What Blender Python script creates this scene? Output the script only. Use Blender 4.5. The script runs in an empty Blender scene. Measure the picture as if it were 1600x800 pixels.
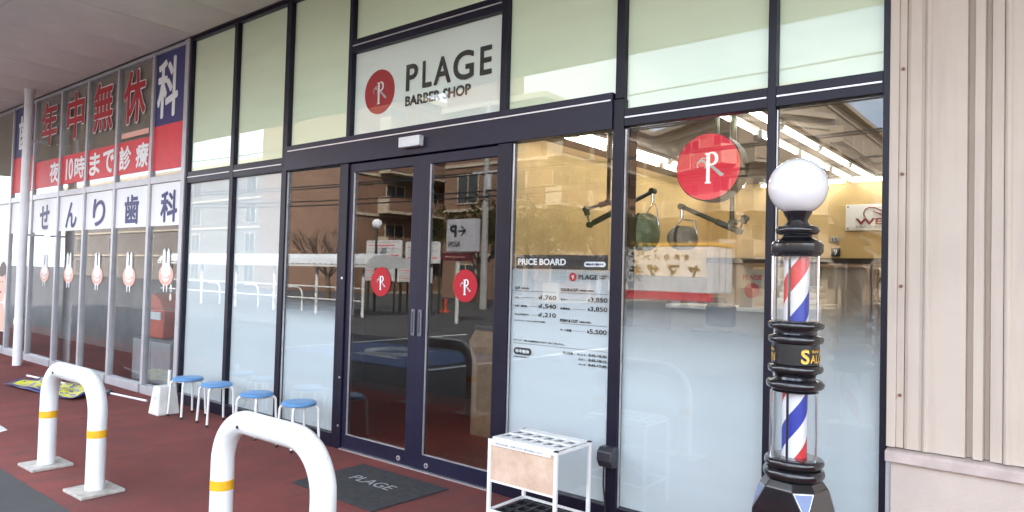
import bpy, bmesh, math, random
from mathutils import Vector, Matrix
random.seed(7)
S = bpy.context.scene
COL = S.collection
R = math.radians
PI = math.pi

# ------------------------------------------------------------------ camera
def cam_rot(y, p, r):
    return Matrix.Rotation(y, 3, 'Z') @ Matrix.Rotation(p, 3, 'X') @ Matrix.Rotation(r, 3, 'Y')
cd = bpy.data.cameras.new('camera')
cam = bpy.data.objects.new('camera', cd)
COL.objects.link(cam)
cd.sensor_width = 36.0
cd.lens = 36.0 * 1088.2475 / 1600.0
cd.clip_start = 0.05
cd.clip_end = 2000
Rm = cam_rot(R(38.89866), R(1.626044), R(-1.5339))
ri, fw, up = Rm @ Vector((1, 0, 0)), Rm @ Vector((0, 1, 0)), Rm @ Vector((0, 0, 1))
mw = Matrix(((ri.x, up.x, -fw.x, 0), (ri.y, up.y, -fw.y, -3.8594), (ri.z, up.z, -fw.z, 1.55), (0, 0, 0, 1)))
cam.matrix_world = mw
S.camera = cam

# ------------------------------------------------------------------ sky, sun, exposure
SUN_EL, SUN_AZ = 42.0, 38.0          # azimuth measured from +y towards +x
w = bpy.data.worlds.new('World')
S.world = w
w.use_nodes = True
nt = w.node_tree
bg = nt.nodes['Background']
sky = nt.nodes.new('ShaderNodeTexSky')
sky.sky_type = 'NISHITA'
sky.sun_disc = False
sky.sun_elevation = R(SUN_EL)
sky.sun_rotation = R(SUN_AZ)
sky.air_density = 1.0
sky.dust_density = 1.6
tc = nt.nodes.new('ShaderNodeTexCoord')
mp = nt.nodes.new('ShaderNodeMapping')
mp.inputs['Scale'].default_value = (1, 1, 2.6)
nz = nt.nodes.new('ShaderNodeTexNoise')
nz.inputs['Scale'].default_value = 2.3
nz.inputs['Detail'].default_value = 7
nz.inputs['Roughness'].default_value = .58
rp = nt.nodes.new('ShaderNodeValToRGB')
rp.color_ramp.elements[0].position = .40
rp.color_ramp.elements[1].position = .60
rp.color_ramp.elements[0].color = (.12, .12, .12, 1)
rp.color_ramp.elements[1].color = (1, 1, 1, 1)
mx = nt.nodes.new('ShaderNodeMixRGB')
mx.inputs['Color2'].default_value = (6.6, 7.0, 7.6, 1)
nt.links.new(tc.outputs['Generated'], mp.inputs['Vector'])
nt.links.new(mp.outputs[0], nz.inputs['Vector'])
nt.links.new(nz.outputs['Fac'], rp.inputs['Fac'])
nt.links.new(rp.outputs['Color'], mx.inputs['Fac'])
nt.links.new(sky.outputs[0], mx.inputs['Color1'])
nt.links.new(mx.outputs[0], bg.inputs['Color'])
bg.inputs['Strength'].default_value = .15
sl = bpy.data.lights.new('sun', 'SUN')
sl.energy = 3.5
sl.angle = R(.6)
sl.color = (1, .95, .88)
so = bpy.data.objects.new('sun', sl)
COL.objects.link(so)
sd = Vector((math.sin(R(SUN_AZ)) * math.cos(R(SUN_EL)), math.cos(R(SUN_AZ)) * math.cos(R(SUN_EL)), math.sin(R(SUN_EL))))
so.rotation_euler = (-sd).to_track_quat('-Z', 'Y').to_euler()
so.location = (0, 10, 30)
S.view_settings.view_transform = 'Standard'
S.view_settings.look = 'None'
S.view_settings.gamma = 1
S.view_settings.exposure = 2.70
S.render.engine = 'CYCLES'
S.cycles.max_bounces = 10
S.cycles.transparent_max_bounces = 24
S.cycles.glossy_bounces = 5
S.cycles.caustics_reflective = False
S.cycles.caustics_refractive = False
S.cycles.sample_clamp_indirect = 6
S.cycles.use_denoising = True

# ------------------------------------------------------------------ materials
def N(nt, t, **k):
    n = nt.nodes.new(t)
    for a, b in k.items():
        setattr(n, a, b)
    return n
def mat(name, col, rough=.5, metal=0, spec=.5, coat=0, var=0, vs=6, bump=0, bs=60, col2=None, edge=(.35, .65), coords='Object', emit=None, es=1, trans=0, streak=None, scuff=None):
    m = bpy.data.materials.new(name)
    m.use_nodes = True
    t = m.node_tree
    b = t.nodes['Principled BSDF']
    b.inputs['Base Color'].default_value = (*col, 1)
    b.inputs['Roughness'].default_value = rough
    b.inputs['Metallic'].default_value = metal
    b.inputs['Specular IOR Level'].default_value = spec
    b.inputs['Coat Weight'].default_value = coat
    b.inputs['Coat Roughness'].default_value = .06
    if trans:
        b.inputs['Transmission Weight'].default_value = trans
    if emit:
        b.inputs['Emission Color'].default_value = (*emit, 1)
        b.inputs['Emission Strength'].default_value = es
    tc = N(t, 'ShaderNodeTexCoord')
    if var or col2:
        n = N(t, 'ShaderNodeTexNoise')
        n.inputs['Scale'].default_value = vs
        n.inputs['Detail'].default_value = 6
        n.inputs['Roughness'].default_value = .62
        t.links.new(tc.outputs[coords], n.inputs['Vector'])
        r = N(t, 'ShaderNodeValToRGB')
        r.color_ramp.elements[0].position, r.color_ramp.elements[1].position = edge
        c2 = col2 if col2 else tuple(min(1, c * (1 + var)) for c in col)
        c1 = col if col2 else tuple(c * (1 - var) for c in col)
        r.color_ramp.elements[0].color = (*c1, 1)
        r.color_ramp.elements[1].color = (*c2, 1)
        t.links.new(n.outputs['Fac'], r.inputs['Fac'])
        t.links.new(r.outputs['Color'], b.inputs['Base Color'])
        rr = N(t, 'ShaderNodeMapRange')
        rr.inputs['To Min'].default_value = max(0.02, rough - .08)
        rr.inputs['To Max'].default_value = min(1, rough + .08)
        t.links.new(n.outputs['Fac'], rr.inputs['Value'])
        t.links.new(rr.outputs[0], b.inputs['Roughness'])
    for kind_, cc in (('streak', streak), ('scuff', scuff)):
        if not cc: continue
        ms = N(t, 'ShaderNodeMapping')
        ms.inputs['Scale'].default_value = (9, 9, .55) if kind_ == 'streak' else (7, 7, 4)
        t.links.new(tc.outputs[coords], ms.inputs['Vector'])
        ns = N(t, 'ShaderNodeTexNoise')
        ns.inputs['Scale'].default_value = 1.6 if kind_ == 'streak' else 3.5
        ns.inputs['Detail'].default_value = 6
        ns.inputs['Roughness'].default_value = .65
        t.links.new(ms.outputs[0], ns.inputs['Vector'])
        rs_ = N(t, 'ShaderNodeValToRGB')
        lo, hi, top_ = (.48, .74, .55) if kind_ == 'streak' else (.62, .70, .7)
        rs_.color_ramp.elements[0].position = lo; rs_.color_ramp.elements[0].color = (0, 0, 0, 1)
        rs_.color_ramp.elements[1].position = hi; rs_.color_ramp.elements[1].color = (top_, top_, top_, 1)
        t.links.new(ns.outputs['Fac'], rs_.inputs['Fac'])
        mm = N(t, 'ShaderNodeMixRGB'); mm.inputs['Color2'].default_value = (*cc, 1); mm.inputs['Color1'].default_value = (*col, 1)
        src = b.inputs['Base Color'].links
        if src: t.links.new(src[0].from_socket, mm.inputs['Color1'])
        t.links.new(rs_.outputs['Color'], mm.inputs['Fac'])
        t.links.new(mm.outputs[0], b.inputs['Base Color'])
    if bump:
        n2 = N(t, 'ShaderNodeTexNoise')
        n2.inputs['Scale'].default_value = bs
        n2.inputs['Detail'].default_value = 4
        t.links.new(tc.outputs[coords], n2.inputs['Vector'])
        bp = N(t, 'ShaderNodeBump')
        bp.inputs['Strength'].default_value = 1
        bp.inputs['Distance'].default_value = bump
        t.links.new(n2.outputs['Fac'], bp.inputs['Height'])
        t.links.new(bp.outputs[0], b.inputs['Normal'])
    return m

def glass_mat(name, tint=(.93, .97, .95), ior=1.5, wav=.0006, rough=0.0, scale=1.6):
    """clear sheet glass: straight-through transmission plus a fresnel mirror on both faces"""
    m = bpy.data.materials.new(name)
    m.use_nodes = True
    t = m.node_tree
    t.nodes.clear()
    out = N(t, 'ShaderNodeOutputMaterial')
    mixs = N(t, 'ShaderNodeMixShader')
    tr = N(t, 'ShaderNodeBsdfTransparent')
    tr.inputs['Color'].default_value = (*tint, 1)
    gl = N(t, 'ShaderNodeBsdfGlossy')
    gl.inputs['Roughness'].default_value = rough
    gl.inputs['Color'].default_value = (1, 1, 1, 1)
    ge = N(t, 'ShaderNodeNewGeometry')
    mr = N(t, 'ShaderNodeMapRange')
    mr.inputs['To Min'].default_value = ior
    mr.inputs['To Max'].default_value = 1 / ior
    t.links.new(ge.outputs['Backfacing'], mr.inputs['Value'])
    fr = N(t, 'ShaderNodeFresnel')
    t.links.new(mr.outputs[0], fr.inputs['IOR'])
    if wav:
        tc = N(t, 'ShaderNodeTexCoord')
        n = N(t, 'ShaderNodeTexNoise')
        n.inputs['Scale'].default_value = scale
        n.inputs['Detail'].default_value = 1
        t.links.new(tc.outputs['Object'], n.inputs['Vector'])
        bp = N(t, 'ShaderNodeBump')
        bp.inputs['Distance'].default_value = wav
        t.links.new(n.outputs['Fac'], bp.inputs['Height'])
        t.links.new(bp.outputs[0], gl.inputs['Normal'])
    t.links.new(fr.outputs[0], mixs.inputs['Fac'])
    t.links.new(tr.outputs[0], mixs.inputs[1])
    t.links.new(gl.outputs[0], mixs.inputs[2])
    t.links.new(mixs.outputs[0], out.inputs['Surface'])
    return m

def film_mat(name, col, z_solid=None, z_clear=None, max_op=1.0, translucent=.25, wob=.05):
    """frosted window film; with z_solid/z_clear its printed dots thin out with height"""
    m = bpy.data.materials.new(name)
    m.use_nodes = True
    t = m.node_tree
    t.nodes.clear()
    out = N(t, 'ShaderNodeOutputMaterial')
    di = N(t, 'ShaderNodeBsdfDiffuse')
    tl = N(t, 'ShaderNodeBsdfTranslucent')
    tc = N(t, 'ShaderNodeTexCoord')
    n = N(t, 'ShaderNodeTexNoise')
    n.inputs['Scale'].default_value = 1.5
    n.inputs['Detail'].default_value = 6
    n.inputs['Distortion'].default_value = .4
    mpf = N(t, 'ShaderNodeMapping')
    mpf.inputs['Scale'].default_value = (.7, 1, 4.5)
    mpf.inputs['Rotation'].default_value = (0, R(6), 0)
    t.links.new(tc.outputs['Object'], mpf.inputs['Vector'])
    t.links.new(mpf.outputs[0], n.inputs['Vector'])
    r = N(t, 'ShaderNodeValToRGB')
    r.color_ramp.elements[0].color = (*[c * .91 for c in col], 1)
    r.color_ramp.elements[1].color = (*[min(1, c * 1.06) for c in col], 1)
    t.links.new(n.outputs['Fac'], r.inputs['Fac'])
    t.links.new(r.outputs['Color'], di.inputs['Color'])
    t.links.new(r.outputs['Color'], tl.inputs['Color'])
    a = N(t, 'ShaderNodeMixShader')
    a.inputs['Fac'].default_value = translucent
    t.links.new(di.outputs[0], a.inputs[1])
    t.links.new(tl.outputs[0], a.inputs[2])
    if z_solid is None:
        t.links.new(a.outputs[0], out.inputs['Surface'])
        return m
    tr = N(t, 'ShaderNodeBsdfTransparent')
    ge = N(t, 'ShaderNodeNewGeometry')
    sx = N(t, 'ShaderNodeSeparateXYZ')
    t.links.new(ge.outputs['Position'], sx.inputs[0])
    mr = N(t, 'ShaderNodeMapRange', interpolation_type='SMOOTHSTEP')
    mr.inputs['From Min'].default_value = z_solid
    mr.inputs['From Max'].default_value = z_clear
    mr.inputs['To Min'].default_value = max_op
    mr.inputs['To Max'].default_value = 0
    t.links.new(sx.outputs['Z'], mr.inputs['Value'])
    b = N(t, 'ShaderNodeMixShader')
    t.links.new(mr.outputs[0], b.inputs['Fac'])
    t.links.new(tr.outputs[0], b.inputs[1])
    t.links.new(a.outputs[0], b.inputs[2])
    t.links.new(b.outputs[0], out.inputs['Surface'])
    return m

M = {}
M['frame'] = mat('dark_frame_paint', (.010, .009, .021), .36, 0, .28, var=.18, vs=3, bump=.0002, bs=300)
M['frame2'] = mat('dark_door_paint', (.0135, .0135, .032), .33, 0, .28, var=.15, vs=2.5, bump=.0002, bs=300)
M['alu'] = mat('bare_aluminium', (.62, .61, .62), .35, .7, var=.1, vs=9)
M['handle'] = mat('dull_grey_handle', (.16, .16, .19), .4, .5, var=.15, vs=20)
M['gasket'] = mat('black_gasket', (.012, .012, .013), .7)
M['glass'] = glass_mat('float_glass', (.965, .98, .975), ior=1.54, wav=.00012)
M['door_glass'] = glass_mat('door_float_glass', (.90, .90, .88), ior=1.47, wav=.00012)
M['top_glass'] = glass_mat('upper_float_glass', (.975, .985, .96), ior=1.43, wav=.0003)
M['clinic_glass'] = glass_mat('clinic_float_glass', (.90, .92, .92), wav=.0004)
M['film_full'] = film_mat('white_film', (.69, .75, .775), translucent=.08)
M['film_low'] = film_mat('white_gradient_film', (.70, .75, .78), .84, 1.50, .97, translucent=.08)
M['film_price'] = film_mat('price_gradient_film', (.69, .74, .775), 1.08, 1.92, .95, translucent=.08)
M['film_left'] = film_mat('entrance_gradient_film', (.69, .755, .785), .98, 1.30, .97, translucent=.08)
M['film_top'] = film_mat('upper_white_film', (.87, .95, .75), translucent=.02)
M['film_sign'] = film_mat('sign_white_film', (.86, .90, .89), translucent=.02)
M['red'] = mat('red_print', (.40, .010, .020), .5, spec=.3)
M['red_band'] = mat('red_banner_print', (.66, .03, .045), .5, var=.12, vs=4)
M['white'] = mat('white_print', (.82, .82, .82), .5)
M['black'] = mat('black_print', (.012, .012, .014), .5)
M['grey_print'] = mat('grey_print', (.42, .42, .43), .5)
M['navy'] = mat('navy_print', (.022, .022, .13), .5, var=.1, vs=4)
M['pink'] = mat('coral_print', (.80, .42, .33), .5)
M['bollard'] = mat('white_powder_coat', (.80, .80, .79), .32, scuff=(.52, .51, .49), coat=.25, var=.035, vs=5, bump=.0003, bs=40)
M['yellow'] = mat('yellow_reflective_tape', (.80, .42, .02), .35, var=.1, vs=20)
M['concrete'] = mat('footing_concrete', (.38, .35, .31), .9, var=.25, vs=11, bump=.002, bs=90)
M['red_pave'] = None
M['asphalt'] = mat('asphalt', (.040, .038, .039), .9, col2=(.062, .059, .058), vs=1.2, bump=.004, bs=160)
M['paint'] = mat('road_paint', (.62, .62, .60), .7, var=.2, vs=9)
M['bluepaint'] = mat('blue_road_paint', (.04, .08, .19), .7, var=.2, vs=6)
M['stool_seat'] = mat('blue_vinyl', (.115, .28, .52), .45, var=.1, vs=9, bump=.0006, bs=220)
M['stool_leg'] = mat('white_enamel_tube', (.78, .77, .74), .3, coat=.3, var=.04, vs=18)
M['rubber'] = mat('black_rubber', (.015, .015, .015), .75)
M['mat'] = mat('door_mat_pile', (.040, .039, .041), .95, var=.3, vs=26, bump=.006, bs=420)
M['mat_text'] = mat('mat_lettering', (.36, .36, .35), .95, bump=.004, bs=420, var=.2, vs=60)
M['rack'] = mat('rack_enamel', (.78, .77, .75), .4, var=.06, vs=14)
M['rackdark'] = mat('rack_lock_block', (.13, .13, .14), .5, var=.25, vs=30)
M['tray'] = mat('black_plastic_tray', (.02, .02, .022), .5)
M['siding'] = mat('pink_beige_siding', (.57, .485, .40), .55, var=.05, vs=1.6, streak=(.46, .37, .325), bump=.0006, bs=22)
M['stucco'] = mat('beige_stucco', (.56, .475, .41), .9, var=.06, vs=3, bump=.004, bs=150)
M['ledge'] = mat('weathered_ledge', (.52, .43, .39), .6, var=.16, vs=7, bump=.0008, bs=30)
M['rust'] = mat('rusty_screw', (.22, .10, .05), .7)
M['soffit'] = mat('soffit_board', (.82, .80, .71), .85, var=.07, vs=1.3, bump=.0008, bs=60)
M['fascia'] = mat('canopy_fascia', (.55, .54, .52), .6, var=.06, vs=2)
M['clinic_frame'] = mat('light_grey_aluminium', (.46, .45, .47), .4, .25, var=.08, vs=6)
M['pole_black'] = mat('gloss_black_enamel', (.010, .010, .012), .20, 0, .5, coat=.6, var=.2, vs=12, scuff=(.035, .034, .034))
M['globe'] = mat('opal_globe', (.88, .87, .875), .08, 0, .5, coat=.8)
M['pale_blue'] = mat('pale_blue_triangle', (.15, .20, .34), .4, coat=.1, var=.06, vs=20)
M['chrome'] = mat('chrome_rod', (.75, .75, .76), .12, 1)
M['gold'] = mat('gold_leaf_lettering', (.85, .50, .10), .35, .55, var=.2, vs=40)
M['tube'] = glass_mat('acrylic_tube', (.97, .975, .98), 1.45, 0)
M['pole_drum'] = None
M['panel_acryl'] = None
M['sensor'] = mat('sensor_plastic', (.70, .70, .70), .35, var=.04, vs=8)
M['dark_plastic'] = mat('dark_grey_plastic', (.035, .035, .045), .4, var=.15, vs=9)
M['pvc'] = mat('white_pvc', (.72, .72, .73), .4, var=.06, vs=4)
M['yellow_wall'] = mat('ochre_wall', (.60, .42, .18), .7, var=.10, vs=2.2, bump=.001, bs=50)
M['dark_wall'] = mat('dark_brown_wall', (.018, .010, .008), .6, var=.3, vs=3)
M['backing_panel'] = mat('added_brown_backing', (.30, .235, .165), .85, var=.08, vs=3)
M['room_grey'] = mat('grey_room_wall', (.20, .19, .19), .8, var=.2, vs=1.5)
M['room_ceiling'] = mat('interior_ceiling', (.16, .12, .085), .8, var=.05, vs=2)
M['room_floor'] = mat('interior_floor', (.17, .14, .12), .4, var=.15, vs=3)
M['wood'] = mat('brown_wood', (.30, .19, .11), .5, var=.25, vs=5)
M['lower_wall'] = mat('taupe_panel', (.34, .29, .23), .6, var=.08, vs=3)
M['tube_light'] = mat('fluorescent_tube', (.9, .9, .9), .4, emit=(1, .97, .90), es=3.3)
M['fixture'] = mat('white_fixture', (.78, .77, .74), .4)
M['olive'] = mat('olive_vinyl', (.17, .19, .095), .45, var=.3, vs=14, bump=.004, bs=18)
M['taupe'] = mat('taupe_vinyl', (.27, .22, .15), .45, var=.3, vs=14, bump=.004, bs=18)
M['arm'] = mat('dark_steel_arm', (.075, .078, .055), .35, .6, var=.2, vs=20)
M['towel'] = mat('white_towel', (.75, .75, .74), .95, bump=.002, bs=150, var=.05, vs=9)
M['mirror'] = mat('mirror', (.7, .7, .7), .04, 1)
M['wella_red'] = mat('dark_red_print', (.25, .008, .02), .5)
M['brick_brown'] = mat('brown_tile', (.215, .125, .08), .75, var=.14, vs=.5)
M['brick_tan'] = mat('tan_tile', (.36, .275, .19), .75, var=.12, vs=.5)
M['grey_tile'] = mat('grey_brown_tile', (.19, .165, .145), .75, var=.12, vs=.5)
M['cream'] = mat('cream_render', (.44, .365, .275), .8, var=.08, vs=.5)
M['dark_win'] = mat('far_window_glass', (.06, .06, .06), .35, spec=.3)
M['offwhite'] = mat('off_white_metal', (.66, .65, .62), .5, var=.05, vs=2)
M['maroon'] = mat('maroon_panel', (.11, .012, .02), .5)
M['bark'] = mat('tree_bark', (.10, .07, .05), .9, var=.3, vs=9, bump=.01, bs=14)
M['leaf'] = mat('tree_leaf', (.115, .125, .025), .6, var=.45, vs=.8)
M['cable'] = mat('black_cable', (.012, .012, .012), .6)
M['pole_conc'] = mat('concrete_pole', (.34, .33, .31), .85, var=.1, vs=2)
M['corrug'] = mat('corrugated_roof', (.58, .58, .57), .4, .2, var=.08, vs=3)
M['skin'] = mat('poster_skin_print', (.72, .44, .34), .5)
M['hair'] = mat('poster_hair_print', (.07, .035, .03), .5)
M['lampglass'] = mat('lamp_globe', (.8, .8, .8), .2)
M['truck_yellow'] = mat('amber_strip', (.70, .36, .03), .5)
M['truck_white'] = mat('truck_white', (.74, .73, .74), .4, var=.05, vs=1)
M['orange_bin'] = mat('orange_red_plastic', (.62, .10, .05), .45, var=.08, vs=6)

def pave_material():
    m = bpy.data.materials.new('red_rubber_asphalt')
    m.use_nodes = True
    t = m.node_tree
    b = t.nodes['Principled BSDF']
    tc = N(t, 'ShaderNodeTexCoord')
    n1 = N(t, 'ShaderNodeTexNoise'); n1.inputs['Scale'].default_value = .55; n1.inputs['Detail'].default_value = 5; n1.inputs['Roughness'].default_value = .6
    n2 = N(t, 'ShaderNodeTexNoise'); n2.inputs['Scale'].default_value = 170; n2.inputs['Detail'].default_value = 3
    n3 = N(t, 'ShaderNodeTexNoise'); n3.inputs['Scale'].default_value = 5.5; n3.inputs['Detail'].default_value = 6; n3.inputs['Roughness'].default_value = .7
    mp3 = N(t, 'ShaderNodeMapping'); mp3.inputs['Scale'].default_value = (1, .35, 1)
    vo = N(t, 'ShaderNodeTexVoronoi'); vo.inputs['Scale'].default_value = 230
    for n in (n1, n2, vo):
        t.links.new(tc.outputs['Object'], n.inputs['Vector'])
    t.links.new(tc.outputs['Object'], mp3.inputs['Vector'])
    t.links.new(mp3.outputs[0], n3.inputs['Vector'])
    r1 = N(t, 'ShaderNodeValToRGB')
    r1.color_ramp.elements[0].position = .36; r1.color_ramp.elements[1].position = .66
    r1.color_ramp.elements[0].color = (.185, .066, .060, 1)
    r1.color_ramp.elements[1].color = (.290, .088, .076, 1)
    t.links.new(n1.outputs['Fac'], r1.inputs['Fac'])
    # worn darker dirt in streaks
    r3 = N(t, 'ShaderNodeValToRGB')
    r3.color_ramp.elements[0].position = .45; r3.color_ramp.elements[1].position = .62
    r3.color_ramp.elements[0].color = (0, 0, 0, 1); r3.color_ramp.elements[1].color = (.42, .42, .42, 1)
    t.links.new(n3.outputs['Fac'], r3.inputs['Fac'])
    mx = N(t, 'ShaderNodeMixRGB'); mx.inputs['Color2'].default_value = (.135, .076, .070, 1)
    t.links.new(r3.outputs['Color'], mx.inputs['Fac'])
    t.links.new(r1.outputs['Color'], mx.inputs['Color1'])
    vg = N(t, 'ShaderNodeTexVoronoi'); vg.inputs['Scale'].default_value = 3.1
    t.links.new(tc.outputs['Object'], vg.inputs['Vector'])
    rg = N(t, 'ShaderNodeValToRGB')
    rg.color_ramp.elements[0].position = .045; rg.color_ramp.elements[0].color = (.7, .7, .7, 1)
    rg.color_ramp.elements[1].position = .075; rg.color_ramp.elements[1].color = (0, 0, 0, 1)
    t.links.new(vg.outputs['Distance'], rg.inputs['Fac'])
    ng = N(t, 'ShaderNodeTexNoise'); ng.inputs['Scale'].default_value = 1.3
    t.links.new(tc.outputs['Object'], ng.inputs['Vector'])
    cg = N(t, 'ShaderNodeMath', operation='GREATER_THAN'); cg.inputs[1].default_value = .52
    t.links.new(ng.outputs['Fac'], cg.inputs[0])
    mg = N(t, 'ShaderNodeMath', operation='MULTIPLY')
    t.links.new(rg.outputs['Color'], mg.inputs[0]); t.links.new(cg.outputs[0], mg.inputs[1])
    mx2 = N(t, 'ShaderNodeMixRGB'); mx2.inputs['Color2'].default_value = (.055, .04, .04, 1)
    t.links.new(mg.outputs[0], mx2.inputs['Fac']); t.links.new(mx.outputs[0], mx2.inputs['Color1'])
    mx = mx2
    # grain of the chips
    r2 = N(t, 'ShaderNodeValToRGB')
    r2.color_ramp.elements[0].position = .3; r2.color_ramp.elements[1].position = .75
    r2.color_ramp.elements[0].color = (.6, .6, .6, 1); r2.color_ramp.elements[1].color = (1.35, 1.3, 1.3, 1)
    t.links.new(n2.outputs['Fac'], r2.inputs['Fac'])
    mu = N(t, 'ShaderNodeMixRGB', blend_type='MULTIPLY'); mu.inputs['Fac'].default_value = .8
    t.links.new(mx.outputs[0], mu.inputs['Color1'])
    t.links.new(r2.outputs['Color'], mu.inputs['Color2'])
    t.links.new(mu.outputs[0], b.inputs['Base Color'])
    b.inputs['Roughness'].default_value = .85
    b.inputs['Specular IOR Level'].default_value = .1
    bp = N(t, 'ShaderNodeBump'); bp.inputs['Distance'].default_value = .004
    t.links.new(vo.outputs['Distance'], bp.inputs['Height'])
    t.links.new(bp.outputs[0], b.inputs['Normal'])
    return m
M['red_pave'] = pave_material()

def drum_material():
    """helical red / white / blue print of the barber pole's inner drum"""
    m = bpy.data.materials.new('barber_stripe_print')
    m.use_nodes = True
    t = m.node_tree
    b = t.nodes['Principled BSDF']
    b.inputs['Roughness'].default_value = .35
    tc = N(t, 'ShaderNodeTexCoord')
    sx = N(t, 'ShaderNodeSeparateXYZ')
    t.links.new(tc.outputs['Object'], sx.inputs[0])
    at = N(t, 'ShaderNodeMath', operation='ARCTAN2')
    t.links.new(sx.outputs['Y'], at.inputs[0]); t.links.new(sx.outputs['X'], at.inputs[1])
    d1 = N(t, 'ShaderNodeMath', operation='DIVIDE'); d1.inputs[1].default_value = 2 * PI
    t.links.new(at.outputs[0], d1.inputs[0])
    d2 = N(t, 'ShaderNodeMath', operation='DIVIDE'); d2.inputs[1].default_value = .45
    t.links.new(sx.outputs['Z'], d2.inputs[0])
    sb = N(t, 'ShaderNodeMath', operation='SUBTRACT')
    t.links.new(d2.outputs[0], sb.inputs[0]); t.links.new(d1.outputs[0], sb.inputs[1])
    ad = N(t, 'ShaderNodeMath', operation='ADD'); ad.inputs[1].default_value = DRUM_PHASE
    t.links.new(sb.outputs[0], ad.inputs[0])
    fr = N(t, 'ShaderNodeMath', operation='FRACT')
    t.links.new(ad.outputs[0], fr.inputs[0])
    r = N(t, 'ShaderNodeValToRGB')
    r.color_ramp.interpolation = 'CONSTANT'
    e = r.color_ramp.elements
    e[0].position = 0; e[0].color = (.80, .80, .82, 1)
    e[1].position = .25; e[1].color = (.035, .05, .36, 1)
    x = e.new(.5); x.color = (.80, .80, .82, 1)
    x = e.new(.75); x.color = (.66, .035, .04, 1)
    t.links.new(fr.outputs[0], r.inputs['Fac'])
    t.links.new(r.outputs['Color'], b.inputs['Base Color'])
    return m
DRUM_PHASE = .12
M['pole_drum'] = drum_material()

def acrylic_panel():
    m = bpy.data.materials.new('smoky_peach_acrylic')
    m.use_nodes = True
    t = m.node_tree
    t.nodes.clear()
    out = N(t, 'ShaderNodeOutputMaterial')
    b = N(t, 'ShaderNodeBsdfPrincipled')
    b.inputs['Roughness'].default_value = .25
    tc = N(t, 'ShaderNodeTexCoord')
    n = N(t, 'ShaderNodeTexNoise'); n.inputs['Scale'].default_value = 5; n.inputs['Detail'].default_value = 7; n.inputs['Roughness'].default_value = .7
    t.links.new(tc.outputs['Object'], n.inputs['Vector'])
    r = N(t, 'ShaderNodeValToRGB')
    r.color_ramp.elements[0].position = .30; r.color_ramp.elements[0].color = (.58, .40, .28, 1)
    r.color_ramp.elements[1].position = .62; r.color_ramp.elements[1].color = (.80, .62, .48, 1)
    t.links.new(n.outputs['Fac'], r.inputs['Fac'])
    t.links.new(r.outputs['Color'], b.inputs['Base Color'])
    tr = N(t, 'ShaderNodeBsdfTransparent'); tr.inputs['Color'].default_value = (.95, .85, .75, 1)
    mixs = N(t, 'ShaderNodeMixShader'); mixs.inputs['Fac'].default_value = .76
    t.links.new(tr.outputs[0], mixs.inputs[1]); t.links.new(b.outputs[0], mixs.inputs[2])
    t.links.new(mixs.outputs[0], out.inputs['Surface'])
    return m
M['panel_acryl'] = acrylic_panel()

def flag_material():
    m = bpy.data.materials.new('printed_banner_cloth')
    m.use_nodes = True
    t = m.node_tree
    b = t.nodes['Principled BSDF']
    b.inputs['Roughness'].default_value = .8
    tc = N(t, 'ShaderNodeTexCoord')
    v = N(t, 'ShaderNodeTexNoise'); v.inputs['Scale'].default_value = 9; v.inputs['Detail'].default_value = 2; v.inputs['Distortion'].default_value = 1.2
    t.links.new(tc.outputs['Object'], v.inputs['Vector'])
    r = N(t, 'ShaderNodeValToRGB'); r.color_ramp.interpolation = 'CONSTANT'
    e = r.color_ramp.elements
    e[0].position = 0; e[0].color = (.05, .06, .30, 1)
    e[1].position = .39; e[1].color = (.50, .52, .58, 1)
    x = e.new(.44); x.color = (.66, .62, .02, 1)
    x = e.new(.60); x.color = (.12, .13, .38, 1)
    t.links.new(v.outputs['Fac'], r.inputs['Fac'])
    t.links.new(r.outputs['Color'], b.inputs['Base Color'])
    return m
M['flag'] = flag_material()

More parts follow.
